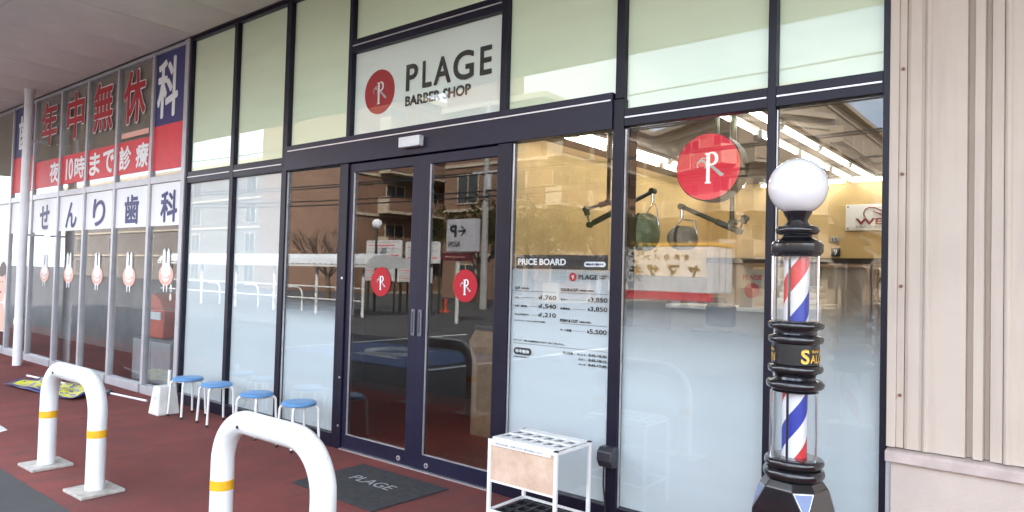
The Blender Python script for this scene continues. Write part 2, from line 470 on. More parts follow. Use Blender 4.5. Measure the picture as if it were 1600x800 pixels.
# ------------------------------------------------------------------ mesh helpers
ORG = {}
class MB:
    def __init__(s):
        s.v, s.f, s.mi, s.cur = [], [], [], 0
    def m(s, i):
        s.cur = i
        return s
    def add(s, vs, fs):
        o = len(s.v)
        s.v += [tuple(v) for v in vs]
        s.f += [tuple(i + o for i in f) for f in fs]
        s.mi += [s.cur] * len(fs)
        return s
    def box(s, x0, x1, y0, y1, z0, z1):
        if x0 > x1: x0, x1 = x1, x0
        if y0 > y1: y0, y1 = y1, y0
        if z0 > z1: z0, z1 = z1, z0
        return s.add([(x0, y0, z0), (x1, y0, z0), (x1, y1, z0), (x0, y1, z0), (x0, y0, z1), (x1, y0, z1), (x1, y1, z1), (x0, y1, z1)],
                     [(0, 3, 2, 1), (4, 5, 6, 7), (0, 1, 5, 4), (1, 2, 6, 5), (2, 3, 7, 6), (3, 0, 4, 7)])
    def obox(s, fr, u0, u1, d0, d1, z0, z1):
        """box in a facade frame fr=(origin, u, n): u along the wall, d outwards"""
        o, u, n = fr
        P = lambda a, d, z: (o[0] + u[0] * a + n[0] * d, o[1] + u[1] * a + n[1] * d, z)
        vs = [P(u0, d0, z0), P(u1, d0, z0), P(u1, d1, z0), P(u0, d1, z0), P(u0, d0, z1), P(u1, d0, z1), P(u1, d1, z1), P(u0, d1, z1)]
        return s.add(vs, [(0, 3, 2, 1), (4, 5, 6, 7), (0, 1, 5, 4), (1, 2, 6, 5), (2, 3, 7, 6), (3, 0, 4, 7)])
    def tube(s, path, r, n=12, caps=True, closed=False):
        P = [Vector(p) for p in path]
        rs = r if isinstance(r, (list, tuple)) else [r] * len(P)
        k = len(P)
        t = []
        for i in range(k):
            a = P[(i - 1) % k] if (i or closed) else P[i]
            b = P[(i + 1) % k] if (i < k - 1 or closed) else P[i]
            t.append((b - a).normalized())
        ref = Vector((0, 0, 1)) if abs(t[0].z) < .9 else Vector((1, 0, 0))
        nrm = t[0].cross(ref).normalized()
        vs, fs = [], []
        for i in range(k):
            if i:
                q = t[i - 1].rotation_difference(t[i])
                nrm = (q @ nrm)
                nrm = (nrm - t[i] * nrm.dot(t[i])).normalized()
            bn = t[i].cross(nrm)
            for j in range(n):
                a = 2 * PI * j / n
                vs.append(P[i] + (nrm * math.cos(a) + bn * math.sin(a)) * rs[i])
        for i in range(k if closed else k - 1):
            i2 = (i + 1) % k
            for j in range(n):
                j2 = (j + 1) % n
                fs.append((i * n + j, i * n + j2, i2 * n + j2, i2 * n + j))
        if caps and not closed:
            fs.append(tuple(reversed(range(n))))
            fs.append(tuple((k - 1) * n + j for j in range(n)))
        return s.add(vs, fs)
    def lathe(s, prof, c=(0, 0), n=32, a0=0):
        vs, fs = [], []
        for r, z in prof:
            for j in range(n):
                a = 2 * PI * j / n + a0
                vs.append((c[0] + r * math.cos(a), c[1] + r * math.sin(a), z))
        k = len(prof)
        for i in range(k - 1):
            for j in range(n):
                j2 = (j + 1) % n
                fs.append((i * n + j, i * n + j2, (i + 1) * n + j2, (i + 1) * n + j))
        if prof[0][0] > 1e-6: fs.append(tuple(reversed(range(n))))
        if prof[-1][0] > 1e-6: fs.append(tuple((k - 1) * n + j for j in range(n)))
        return s.add(vs, fs)
    def disc_y(s, cx, cz, r, y0, y1, n=40, rz=None):
        """a flat round plate standing in the xz plane, from y0 (front) to y1"""
        rz = rz or r
        vs = []
        for y in (y0, y1):
            vs += [(cx + r * math.cos(2 * PI * j / n), y, cz + rz * math.sin(2 * PI * j / n)) for j in range(n)]
        fs = [tuple(range(n)), tuple(reversed(range(n, 2 * n)))]
        fs += [((j + 1) % n, j, n + j, n + (j + 1) % n) for j in range(n)]
        return s.add(vs, fs)
    def prism(s, pts, axis, a, b):
        """extrude a polygon given in the other two axes along axis"""
        n = len(pts)
        def P(p, t):
            if axis == 'z': return (p[0], p[1], t)
            if axis == 'y': return (p[0], t, p[1])
            return (t, p[0], p[1])
        vs = [P(p, a) for p in pts] + [P(p, b) for p in pts]
        fs = [tuple(reversed(range(n))), tuple(range(n, 2 * n))]
        fs += [(i, (i + 1) % n, n + (i + 1) % n, n + i) for i in range(n)]
        return s.add(vs, fs)
    def build(s, name, mats, parent=None, base=None, smooth=None, bevel=0, bseg=2):
        if not isinstance(mats, (list, tuple)): mats = [mats]
        if base is None:
            base = ORG[parent.name] if parent is not None else Vector((0, 0, 0))
        base = Vector(base)
        me = bpy.data.meshes.new(name)
        me.from_pydata([(v[0] - base.x, v[1] - base.y, v[2] - base.z) for v in s.v], [], s.f)
        for m in mats: me.materials.append(m)
        me.polygons.foreach_set('material_index', s.mi)
        me.update()
        o = bpy.data.objects.new(name, me)
        COL.objects.link(o)
        if parent is not None:
            o.parent = parent
            o.location = base - ORG[parent.name]
        else:
            o.location = base
        ORG[o.name] = base
        if smooth:
            me.polygons.foreach_set('use_smooth', [True] * len(me.polygons))
            me.set_sharp_from_angle(angle=R(smooth))
        if bevel:
            b = o.modifiers.new('edge', 'BEVEL')
            b.width = bevel; b.segments = bseg; b.limit_method = 'ANGLE'; b.angle_limit = R(40)
        return o

def thing(name, label, cat, base=(0, 0, 0), group=None):
    o = bpy.data.objects.new(name, None)
    COL.objects.link(o)
    o.location = base
    o.empty_display_size = .1
    ORG[o.name] = Vector(base)
    return tag(o, label, cat, group)
def tag(o, label, cat, group=None):
    o['label'] = label; o['category'] = cat
    if group: o['group'] = group
    return o
def kind(o, k):
    o['kind'] = k
    return o
def dup(root, loc, rotz=0, label=None):
    r = root.copy(); COL.objects.link(r); r.location = loc; r.rotation_euler = (0, 0, rotz)
    if label: r['label'] = label
    for ch in root.children:
        c = ch.copy(); COL.objects.link(c); c.parent = r
        for g in ch.children:
            d = g.copy(); COL.objects.link(d); d.parent = c
    return r
def inst(me, name, parent, loc, rotz=0, label=None):
    """one more part that shares mesh data; loc is in world space"""
    o = bpy.data.objects.new(name, me); COL.objects.link(o)
    ORG[o.name] = Vector(loc)
    if parent is not None:
        o.parent = parent
        o.location = Vector(loc) - ORG[parent.name]
    else:
        o.location = loc
    o.rotation_euler = (0, 0, rotz)
    return o

# text -> flat polygons (xz plane), fitted to a box
_tc = {}
def glyphs(s, off=0.0):
    k = (s, off)
    if k in _tc: return _tc[k]
    c = bpy.data.curves.new('lettering', 'FONT')
    c.body = s; c.size = 1.0; c.offset = off; c.resolution_u = 5
    o = bpy.data.objects.new('lettering_source', c); COL.objects.link(o)
    bpy.context.view_layer.update()
    dg = bpy.context.evaluated_depsgraph_get()
    me = bpy.data.meshes.new_from_object(o.evaluated_get(dg))
    v = [(p.co.x, p.co.y) for p in me.vertices]
    f = [tuple(p.vertices) for p in me.polygons]
    bpy.data.objects.remove(o); bpy.data.curves.remove(c); bpy.data.meshes.remove(me)
    if v:
        x0 = min(a for a, b in v); x1 = max(a for a, b in v); y0 = min(b for a, b in v); y1 = max(b for a, b in v)
        v = [((a - x0) / max(1e-6, x1 - x0), (b - y0) / max(1e-6, y1 - y0)) for a, b in v]
    _tc[k] = (v, f)
    return v, f
def put_text(mb, s, x0, x1, z0, z1, y, off=0.0, bold=0.0, mirror=False, fr=None, dy=-.0003):
    """fit text s into x0..x1, z0..z1 at depth y; bold repeats it with small shifts, each a hair prouder"""
    v, f = glyphs(s, off)
    sh = [(0, 0)] if not bold else [(0, 0), (bold, 0), (-bold, 0), (0, bold), (0, -bold), (bold * .7, bold * .7), (-bold * .7, -bold * .7), (bold * .7, -bold * .7), (-bold * .7, bold * .7)]
    for i, (a, b) in enumerate(sh):
        vs = []
        for p, q in v:
            if mirror: p = 1 - p
            X, Z = x0 + (x1 - x0) * p + a, z0 + (z1 - z0) * q + b
            vs.append((X, y + dy * i, Z))
        mb.add(vs, f if not mirror else [tuple(reversed(t)) for t in f])
    return mb

def emblem(mb, cx, cz, r, y, i_white, i_grey, sgn=1):
    """the shop's mark: a serif stem with a bowl (white) crossed by a blade leg and a curled handle (grey)"""
    k = r
    T = lambda p: (cx + p[0] * k, y, cz + p[1] * k)
    def strip(pts, ws, yy):
        vs, fs = [], []
        for i, p in enumerate(pts):
            a = pts[max(0, i - 1)]; b = pts[min(len(pts) - 1, i + 1)]
            dx, dz = b[0] - a[0], b[1] - a[1]
            l = math.hypot(dx, dz) or 1
            nx, nz = -dz / l, dx / l
            w_ = ws[i] / 2 if isinstance(ws, (list, tuple)) else ws / 2
            for q in (1, -1):
                vs.append((cx + (p[0] + nx * w_ * q) * k, yy, cz + (p[1] + nz * w_ * q) * k))
        for i in range(len(pts) - 1):
            fs.append((2 * i, 2 * i + 1, 2 * i + 3, 2 * i + 2))
        mb.add(vs, fs)
    mb.m(i_grey)
    strip([(-.02, .06), (.22, -.14), (.48, -.38)], [.10, .10, .13], y)
    strip([(.40, -.36), (.54, -.36)], .09, y - .0002)
    loop = [(-.26 + .17 * math.cos(a), .02 + .15 * math.sin(a)) for a in [R(t) for t in range(-60, 240, 20)]]
    strip(loop, [.03 + .05 * abs(math.sin(i * .25)) for i in range(len(loop))], y - .0004)
    strip([(-.42, .10), (-.24, .26), (-.06, .24)], .05, y - .0006)
    mb.m(i_white)
    strip([(-.02, .40), (-.02, -.62)], .13, y - .0010)
    strip([(-.14, .40), (-.02, .40)], .06, y - .0012)
    strip([(-.13, -.62), (.09, -.62)], .05, y - .0012)
    bowl = [(.10 + .19 * math.cos(a), .22 + .21 * math.sin(a)) for a in [R(t) for t in range(150, -140, -15)]]
    strip(bowl, [.05 + .07 * max(0, math.cos(R(150 - 15 * i))) for i in range(len(bowl))], y - .0014)

def arc(cx, cy, r, a0, a1, n=8):
    return [(cx + r * math.cos(R(a0 + (a1 - a0) * i / n)), cy + r * math.sin(R(a0 + (a1 - a0) * i / n))) for i in range(n + 1)]

# ================================================================== GROUND
kind(MB().box(-26, 8, -2.13, 6.0, -.35, 0).build('pavement', M['red_pave']), 'structure')
def sheet(x0, x1, y0, y1, z):
    return MB().add([(x0, y0, z), (x1, y0, z), (x1, y1, z), (x0, y1, z)], [(0, 1, 2, 3)])
g = MB()
for a in ((-400, 400, -600, -2.13), (-400, -26, -2.13, 400), (8, 400, -2.13, 400), (-26, 8, 6.0, 400)):
    g.add([(a[0], a[2], -.004), (a[1], a[2], -.004), (a[1], a[3], -.004), (a[0], a[3], -.004)], [(0, 1, 2, 3)])
kind(g.build('asphalt_ground', M['asphalt']), 'structure')
g = MB()
g.box(-12.0, -8.4, -6.3, -3.9, -.003, .001)
pm = kind(g.build('parking_bay_paint', M['bluepaint']), 'structure')
g = MB()
g.tube([(-10.2 + .55 * math.cos(R(t)), -5.2 + .5 * math.sin(R(t)), .003) for t in range(0, 360, 20)], .06, 6, closed=True)
g.box(-10.7, -9.5, -4.72, -4.6, .001, .006)
g.box(-10.0, -9.9, -6.0, -5.2, .001, .006)
for x in (-12.3, -8.1):
    g.box(x, x + .13, -9.5, -4.0, .0, .005)
kind(g.build('bay_line_paint', M['paint']), 'structure')
kind(MB().prism([(-7.95, -1.70), (-7.66, -1.715), (-7.60, -1.79), (-7.85, -1.80)], 'z', 0, .004).build('pavement_paint_end', M['paint']), 'structure')

# ================================================================== CANOPY AND BUILDING MASS
bld = thing('store_building', 'flat roofed store building that rises over the pavement canopy and holds the shop fronts', 'building', (-8, 6, 0))
b = MB()
b.box(-26, 8, .20, 14, 4.60, 5.1)
b.build('roof', M['fascia'], bld)
b = MB(); b.box(-26, 8, 13.8, 14, 0, 4.6); b.build('rear_wall', M['stucco'], bld)
b = MB(); b.box(-26.2, -26, .0, 14, 0, 5.1); b.build('end_wall', M['stucco'], bld)
b = MB(); b.box(8, 8.2, 0.25, 14, 0, 5.1); b.build('end_wall', M['stucco'], bld)
b = MB(); b.box(-26, 8, -.05, .2, 4.24, 5.1); b.build('upper_wall', M['siding'], bld)

can = thing('canopy', 'low grey pavement canopy with joined soffit boards running along the shop fronts', 'canopy', (-8, -1.6, 4.2))
jx = [-25.9 + .985 * i for i in range(35)]
jx = [x + (-8.80 - min(jx, key=lambda q: abs(q + 8.80))) for x in jx]
pm1 = None
gap = .007
for i in range(len(jx) - 1):
    for (y0, y1) in ((-3.28, -1.66), (-1.66, -.03)):
        x0 = jx[i] + gap / 2
        if pm1 is None:
            q = MB(); q.box(x0, jx[i + 1] - gap / 2, y0 + gap / 2, y1 - gap / 2, 4.2, 4.212)
            first = q.build('soffit_panel', M['soffit'], can, base=(x0, y0, 4.2), bevel=.002, bseg=1)
            pm1 = first.data
        else:
            o = inst(pm1, 'soffit_panel', can, (x0, y0, 4.2 + random.uniform(-.0015, .0015)))
            md = o.modifiers.new('edge', 'BEVEL'); md.width = .002; md.segments = 1
b = MB(); b.box(-26, 8, -3.30, -3.285, 4.19, 4.62); b.build('fascia_board', M['fascia'], can, bevel=.004)
b = MB(); b.box(-26, 8, -3.28, -.055, 4.235, 4.60); b.build('canopy_slab', M['fascia'], can)

# ================================================================== BARBER SHOP FRONT
FY0, FY1 = -.014, .062       # face and back of the frame members
GY0, GY1 = .016, .023        # glass
sf = thing('barber_shop_front', 'navy framed glass front of the barber shop with double doors and white frosted film', 'shop front', (-4.3, 0, 0))
fr = M['frame']
def bar(name, x0, x1, z0, z1, m=fr, y0=FY0, y1=FY1, bevel=.003, parent=sf):
    q = MB(); q.box(x0, x1, y0, y1, z0, z1)
    return q.build(name, m, parent, bevel=bevel)
def pane(x0, x1, z0, z1, gm='glass', film=None, fz=None, name='window_pane'):
    q = MB(); q.box(x0 - .004, x1 + .004, GY0, GY1, z0 - .004, z1 + .004)
    p = q.build(name, M[gm], sf)
    if film:
        q = MB(); q.box(x0 + .002, x1 - .002, GY1 + .012, GY1 + .0126, z0 + .002, fz or z1 - .002)
        q.build('frosted_film', M[film], p)
    return p
TOP = 4.20
# posts
for x0, x1, z0, z1 in ((-7.965, -7.925, 0, TOP), (-6.994, -6.926, .12, TOP), (-6.022, -5.942, .12, TOP),
                       (-5.103, -4.985, 0, 2.505), (-3.258, -3.135, 0, 2.505), (-2.300, -2.222, 0, 2.695), (-1.320, -1.275, .12, TOP), (-.745, -.713, 0, TOP)):
    bar('mullion', x0, x1, z0, z1)
bar('mullion', -5.035, -4.985, 2.745, TOP)
bar('mullion', -3.258, -3.203, 2.745, TOP)
bar('mullion', -2.288, -2.230, 2.699, TOP)
# sills
for x0, x1 in ((-7.925, -5.103), (-3.135, -2.300), (-2.222, -.745)):
    bar('sill_rail', x0, x1, 0, .119, y0=-.020)
# left transom
bar('transom', -7.925, -6.994, 2.512, 2.643, y0=-.010); bar('transom', -6.926, -6.022, 2.512, 2.643, y0=-.010)
# centre header
bar('door_header', -5.942, -2.300, 2.505, 2.742, M['frame2'], y0=-.030)
# right transom
bar('transom', -2.222, -1.320, 2.516, 2.629, y0=-.010); bar('transom', -1.275, -.745, 2.516, 2.629, y0=-.010)
# sign rails
bar('sign_rail', -4.985, -3.258, 3.487, 3.603, y0=-.010)
# head rail
for x0, x1 in ((-7.925, -6.994), (-6.926, -6.022), (-5.942, -5.035), (-4.985, -3.258), (-3.203, -2.288), (-2.230, -1.320), (-1.275, -.745)):
    bar('head_rail', x0, x1, 4.165, TOP, y0=-.010)
# bright drip beads
for x0, x1, z, yy in ((-7.92, -7.0, 2.578, -.010), (-6.92, -6.03, 2.578, -.010), (-5.90, -2.31, 2.690, -.030), (-2.215, -1.325, 2.572, -.010), (-1.27, -.75, 2.572, -.010), (-4.98, -3.263, 3.548, -.010)):
    q = MB(); q.box(x0, x1, yy - .006, yy + .004, z - .0045, z + .0045)
    q.build('drip_bead', M['alu'], sf)
# lower panes
pane(-7.925, -6.994, .119, 2.512, 'glass', 'film_full')
pane(-6.926, -6.022, .119, 2.512, 'glass', 'film_full')
pane(-5.942, -5.103, .119, 2.505, 'glass', 'film_left', 1.32)
pane(-3.135, -2.300, .119, 2.505, 'glass', 'film_price', 1.602)
pane(-2.222, -1.320, .119, 2.516, 'glass', 'film_low', 1.52)
pane(-1.275, -.745, .119, 2.516, 'glass', 'film_low', 1.52)
# upper panes
for x0, x1, z0 in ((-7.925, -6.994, 2.643), (-6.926, -6.022, 2.643), (-5.942, -5.035, 2.742), (-4.985, -3.258, 3.603), (-3.203, -2.288, 2.742), (-2.230, -1.320, 2.629), (-1.275, -.745, 2.629)):
    pane(x0, x1, z0, 4.165, 'top_glass', 'film_top')
# slim bright glazing edge on some lower panes
for x0, z0, z1 in ((-5.936, .12, 2.5), (-3.128, .12, 2.5), (-2.306, .12, 2.5), (-2.216, .12, 2.5), (-1.268, .12, 2.5)):
    q = MB(); q.box(x0 - .003, x0 + .003, .002, .016, z0, z1)
    q.build('glazing_bead', M['alu'], sf)

# sliding doors
def door_leaf(x0, x1, gx0, gx1, handle_x, lock_x, sticker, y0, y1):
    q = MB()
    q.box(x0, gx0, y0, y1, .012, 2.497); q.box(gx1, x1, y0, y1, .012, 2.497)
    q.box(gx0, gx1, y0, y1, .012, .130); q.box(gx0, gx1, y0, y1, 2.420, 2.497)
    d = q.build('door', M['frame2'], sf, bevel=.003)
    ym = (y0 + y1) / 2
    q = MB(); q.box(gx0 - .004, gx1 + .004, ym - .004, ym + .004, .126, 2.424); q.build('door_glass', M['door_glass'], d)
    q = MB(); q.box(gx0, gx0 + .006, y0 + .003, ym - .004, .13, 2.42); q.box(gx0, gx1, y0 + .003, ym - .004, .130, .136); q.build('glazing_bead', M['alu'], d)
    q = MB(); q.box(handle_x - .020, handle_x + .020, y0 - .012, y0 + .002, 1.05, 1.262)
    q.build('pull_handle', M['handle'], d, bevel=.005)
    q = MB(); q.box(handle_x - .009, handle_x + .009, y0 - .0126, y0 - .011, 1.075, 1.24); q.build('handle_recess', M['dark_plastic'], d)
    q = MB(); q.disc_y(lock_x, .056, .020, y0 - .007, y0 + .001, 20); q.m(1); q.disc_y(lock_x, .056, .009, y0 - .009, y0 - .006, 14)
    q.build('lock', [M['alu'], M['dark_plastic']], d)
    q = MB(); q.disc_y(sticker[0], sticker[1], .123, ym - .0065, ym - .0055, 48)
    emblem(q, sticker[0], sticker[1], .108, ym - .0072, 1, 2)
    q.build('round_sticker', [M['red'], M['white'], M['grey_print']], d)
    return d
door_leaf(-4.980, -4.064, -4.925, -4.172, -4.112, -4.239, (-4.540, 1.471), .004, .044)
door_leaf(-4.060, -3.263, -3.970, -3.275, -4.030, -3.915, (-3.572, 1.465), .0, .040)
q = MB(); q.box(-4.985, -3.258, -.02, .055, .0, .010); q.build('threshold', M['alu'], sf)
q = MB()
for z in (.20, .62):
    q.disc_y(-5.010, z, .009, FY0 - .004, FY0 + .001, 12)
q.build('frame_screw', M['alu'], sf)
q = MB(); q.disc_y(-5.02, 1.49, .011, FY0 - .006, FY0 + .001, 14); q.build('door_bell_button', M['white'], sf)

# sign in the transom light over the door
sg = thing('shop_sign', 'PLAGE BARBER SHOP sign panel with a red round emblem above the doors', 'sign', (-4.12, .02, 2.742))
q = MB(); q.box(-4.982, -3.261, GY1 + .012, GY1 + .02, 2.744, 3.485); q.build('sign_panel', M['film_sign'], sg)
q = MB(); q.box(-4.985, -3.258, GY0, GY1, 2.742, 3.487); q.build('sign_glass', M['top_glass'], sg)
q = MB(); q.disc_y(-4.650, 3.100, .191, GY1 + .004, GY1 + .010, 64)
emblem(q, -4.650, 3.105, .175, GY1 + .003, 1, 2)
q.build('round_emblem', [M['red'], M['white'], M['grey_print']], sg)
q = MB()
for c_, x0, x1 in (('P', -4.315, -4.182), ('L', -4.120, -4.020), ('A', -3.988, -3.806), ('G', -3.775, -3.566), ('E', -3.495, -3.385)):
    put_text(q, c_, x0, x1, 3.058 if c_ != 'G' else 3.054, 3.270 if c_ != 'G' else 3.274, GY1 + .008, off=.006, bold=.0045)
q.build('lettering', M['black'], sg)
q = MB(); put_text(q, 'BARBER SHOP', -4.318, -3.590, 2.930, 3.010, GY1 + .008, off=.004, bold=.0032)
q.build('lettering', M['black'], sg)

q = MB(); q.box(-4.262, -4.020, -.085, -.030, 2.560, 2.645)
sn = q.build('door_sensor', M['sensor'], base=(-4.14, -.03, 2.56), bevel=.008)
tag(sn, 'small white motion sensor box fixed to the header over the double doors', 'sensor')

# price board decal on the window right of the doors
pb = thing('price_board', 'PRICE BOARD lettering with yen prices on the window right of the doors', 'price board', (-2.72, .02, .95))
PY = GY1 + .006
q = MB(); q.box(-3.098, -2.339, PY, PY + .0006, 1.603, 1.700); q.build('header_band', M['black'], pb)
q = MB(); put_text(q, 'PRICE BOARD', -3.077, -2.669, 1.631, 1.673, PY - .001, off=.004, bold=.0016); q.build('lettering', M['white'], pb)
def pill(mb, x0, x1, z0, z1, y):
    r = (z1 - z0) / 2; cz = (z0 + z1) / 2
    mb.prism([(x1 - r + r * math.cos(R(a)), cz + r * math.sin(R(a))) for a in range(-90, 91, 15)] + [(x0 + r + r * math.cos(R(a)), cz + r * math.sin(R(a))) for a in range(90, 271, 15)], 'y', y, y + .0005)
q = MB(); pill(q, -2.522, -2.357, 1.622, 1.656, PY - .001); q.m(1); put_text(q, '価格は全て税込です', -2.507, -2.372, 1.632, 1.646, PY - .0018, bold=.0006); q.build('tax_pill', [M['white'], M['navy']], pb)
q = MB(); q.disc_y(-2.610, 1.553, .029, PY, PY + .0005, 32); emblem(q, -2.610, 1.553, .027, PY - .0004, 1, 1); q.build('round_emblem', [M['red'], M['white']], pb)
q = MB()
put_text(q, 'PLAGE', -2.562, -2.415, 1.539, 1.569, PY, off=.004, bold=.0009)
put_text(q, 'BARBER', -2.402, -2.345, 1.559, 1.568, PY, bold=.0004)
put_text(q, 'SHOP', -2.402, -2.358, 1.544, 1.553, PY, bold=.0004)
q.build('lettering', M['black'], pb)
q = MB()
def price(x1, z, s, wd=.128):
    put_text(q, '¥', x1 - wd - .020, x1 - wd - .004, z, z + .019, PY, bold=.0006)
    put_text(q, s, x1 - wd, x1, z - .004, z + .029, PY, bold=.0008)
def small(x0, x1, z, s, h=.014, b=.0006):
    put_text(q, s, x0, x1, z, z + h, PY, bold=b)
def rule(x0, x1, z, h=.0022):
    q.box(x0, x1, PY, PY + .0004, z, z + h)
small(-3.100, -3.055, 1.458, 'CUT', .017, .0009); small(-3.045, -2.972, 1.459, '※価格は税込', .011, .0004)
rule(-3.101, -2.740, 1.444)
small(-2.703, -2.565, 1.457, 'COLOR & CUT', .018, .0010); small(-2.555, -2.440, 1.459, '※価格は税込', .011, .0004)
rule(-2.705, -2.333, 1.444)
for z, l, lx, pr in ((1.392, '大人', -3.065, '1,760'), (1.332, '大学・高校生', -2.990, '1,540'), (1.272, '小人(小学生以下)', -2.975, '1,210')):
    small(-3.098, lx, z, l); rule(lx + .02, -2.895, z + .007, .0014); price(-2.741, z, pr)
small(-3.098, -2.83, 1.232, 'ワンハンドレッド・キッズカットもあります 料金別途', .010, .0003)
for z, l, lx, pr in ((1.392, 'カラー', -2.645, '3,850'), (1.332, '白髪染め', -2.625, '3,850')):
    small(-2.703, lx, z, l); rule(lx + .02, -2.500, z + .007, .0014); price(-2.337, z, pr)
small(-2.703, -2.560, 1.249, 'PERM & CUT', .019, .0010); small(-2.550, -2.455, 1.251, '※価格は税込', .011, .0004)
rule(-2.702, -2.340, 1.237)
small(-2.703, -2.610, 1.186, 'パーマ各種', .016); rule(-2.595, -2.500, 1.193, .0014); price(-2.338, 1.185, '5,500')
small(-3.100, -2.664, 1.091, '※シャンプー・顔そりは別途料金となります。予めご了承ください。', .012, .0004)
rule(-3.100, -2.337, 1.075)
small(-2.675, -2.595, 1.035, '受付時間', .016); small(-2.560, -2.492, 1.035, 'カット', .013); small(-2.470, -2.336, 1.036, '8:45-18:30', .016, .0008)
small(-2.548, -2.492, 1.003, 'カラー', .013); small(-2.470, -2.336, 1.004, '8:45-18:15', .016, .0008)
small(-2.548, -2.492, .971, 'パーマ', .013); small(-2.470, -2.336, .972, '8:45-17:45', .016, .0008)
small(-3.097, -2.960, .975, '(12月31日は除く)', .011, .0004)
q.build('price_lettering', M['black'], pb)
q = MB(); pill(q, -3.099, -2.940, .995, 1.046, PY); q.m(1); put_text(q, '年中無休', -3.080, -2.959, 1.008, 1.033, PY - .001, bold=.0009); q.build('open_pill', [M['black'], M['white']], pb)

# ================================================================== CLINIC FRONT (left)
cf = thing('clinic_front', 'grey framed dental clinic windows with red and navy Japanese lettering left of the barber shop', 'shop front', (-12, 0, 0))
cm = [(-8.93, -8.87), (-9.96, -9.90), (-10.97, -10.91), (-11.98, -11.92), (-13.13, -13.07), (-14.19, -14.13), (-15.3, -15.24), (-16.4, -16.34), (-17.5, -17.44), (-18.6, -18.54), (-19.7, -19.64), (-20.8, -20.74)]
def cbar(name, *a, **k):
    return bar(name, *a, m=M['clinic_frame'], parent=cf, **k)
cbar('mullion', -8.05, -7.967, 0, TOP, y0=-.03)
for x0, x1 in cm:
    cbar('mullion', x0, x1, .10, TOP)
edges = [(-8.05, -8.05)] + cm
for i in range(len(edges) - 1):
    xr, xl = edges[i][0], edges[i + 1][1]
    cbar('sill_rail', xl, xr, .0, .10, y0=-.035)
    cbar('transom', xl, xr, 2.56, 2.645, y0=-.010)
    cbar('head_rail', xl, xr, 4.16, TOP, y0=-.010)
    q = MB(); q.box(xl - .004, xr + .004, GY0, GY1, .096, 2.564); p = q.build('window_pane', M['clinic_glass'], cf)
    q = MB(); q.box(xl - .004, xr + .004, GY0, GY1, 2.641, 4.164); p2 = q.build('window_pane', M['clinic_glass'], cf)
for i in range(len(edges) - 1):
    q = MB(); q.box(edges[i + 1][1] + .005, edges[i][0] - .005, .050, .056, 2.65, 4.155); q.build('backing_panel', M['backing_panel'], cf)  # brown panel added close behind the upper glass to catch daylight
CY = GY0 - .002
def plate(name, x0, x1, z0, z1, m, y=CY):
    q = MB(); q.box(x0, x1, y, y + .0012, z0, z1); return q.build(name, m, cf)
def ctext(s, cx, cz, wdt, h, m, bold, y=CY - .002, outline=None):
    q = MB()
    if outline:
        put_text(q, s, cx - wdt / 2, cx + wdt / 2, cz - h / 2, cz + h / 2, y, bold=bold + outline[1]); q.m(1)
        put_text(q, s, cx - wdt / 2, cx + wdt / 2, cz - h / 2, cz + h / 2, y - .004, bold=bold)
        return q.build('lettering', [outline[0], m], cf)
    put_text(q, s, cx - wdt / 2, cx + wdt / 2, cz - h / 2, cz + h / 2, y, bold=bold)
    return q.build('lettering', m, cf)
# upper banner
plate('navy_panel', -8.865, -8.055, 3.27, 4.155, M['navy']); plate('red_panel', -8.865, -8.055, 2.72, 3.27, M['red_band'])
plate('navy_panel', -14.125, -13.135, 3.32, 4.155, M['navy']); plate('red_panel', -14.125, -13.135, 2.72, 3.32, M['red_band'])
ctext('科', -8.55, 3.72, .50, .70, M['white'], .017)
ctext('歯', -13.68, 3.74, .52, .60, M['white'], .016)
for i in range(1, 5):
    plate('red_panel', edges[i + 1][1] + .004, edges[i][0] - .004, 2.74, 3.17, M['red_band'])
for s, cx in (('休', -9.46), ('無', -10.45), ('中', -11.44), ('年', -12.50)):
    ctext(s, cx, 3.74, .62, .66, M['red'], .015, outline=(M['white'], .015))
q = MB(); q.box(-9.82, -9.02, CY - .001, CY, 3.215, 3.285); q.build('pink_strip', M['pink'], cf)
for s, cx, wd in (('療', -9.18, .34), ('診', -9.68, .34), ('で', -10.21, .34), ('ま', -10.67, .34), ('時', -11.22, .36), ('10', -11.60, .26), ('夜', -12.22, .34)):
    ctext(s, cx, 2.955, wd, .30, M['white'], .010)
# middle banner
for i in range(0, 7):
    x1, x0 = edges[i][0] - .004, edges[i + 1][1] + .004
    plate('white_band', x0, x1, 2.04, 2.556, M['white'])
for s, cx in (('科', -8.40), ('歯', -9.42), ('り', -10.45), ('ん', -11.45), ('せ', -12.55)):
    ctext(s, cx, 2.27, .40, .36, M['navy'], .012)
# tooth decals
for cx, cz in ((-8.41, 1.47), (-9.42, 1.43), (-10.43, 1.42), (-11.46, 1.42), (-12.45, 1.41)):
    q = MB()
    q.disc_y(cx, cz - .02, .185, CY, CY + .001, 28, .13)
    q.m(1)
    q.disc_y(cx, cz + .01, .12, CY - .002, CY - .001, 24, .11)
    for sx in (-1, 1):
        q.prism([(cx + sx * .015, cz + .06), (cx + sx * .095, cz + .06), (cx + sx * .085, cz + .27), (cx + sx * .045, cz + .30), (cx + sx * .015, cz + .25)], 'y', CY - .0035, CY - .0028)
        q.prism([(cx + sx * .02, cz - .13), (cx + sx * .06, cz - .13), (cx + sx * .05, cz - .22), (cx + sx * .03, cz - .22)], 'y', CY - .0035, CY - .0028)
    q.m(2)
    q.tube([(cx + .10 * math.cos(R(t)), CY - .0045, cz - .01 + .045 * math.sin(R(t))) for t in range(190, 351, 16)], .006, 5)
    q.build('tooth_decal', [M['pink'], M['white'], M['skin']], cf)
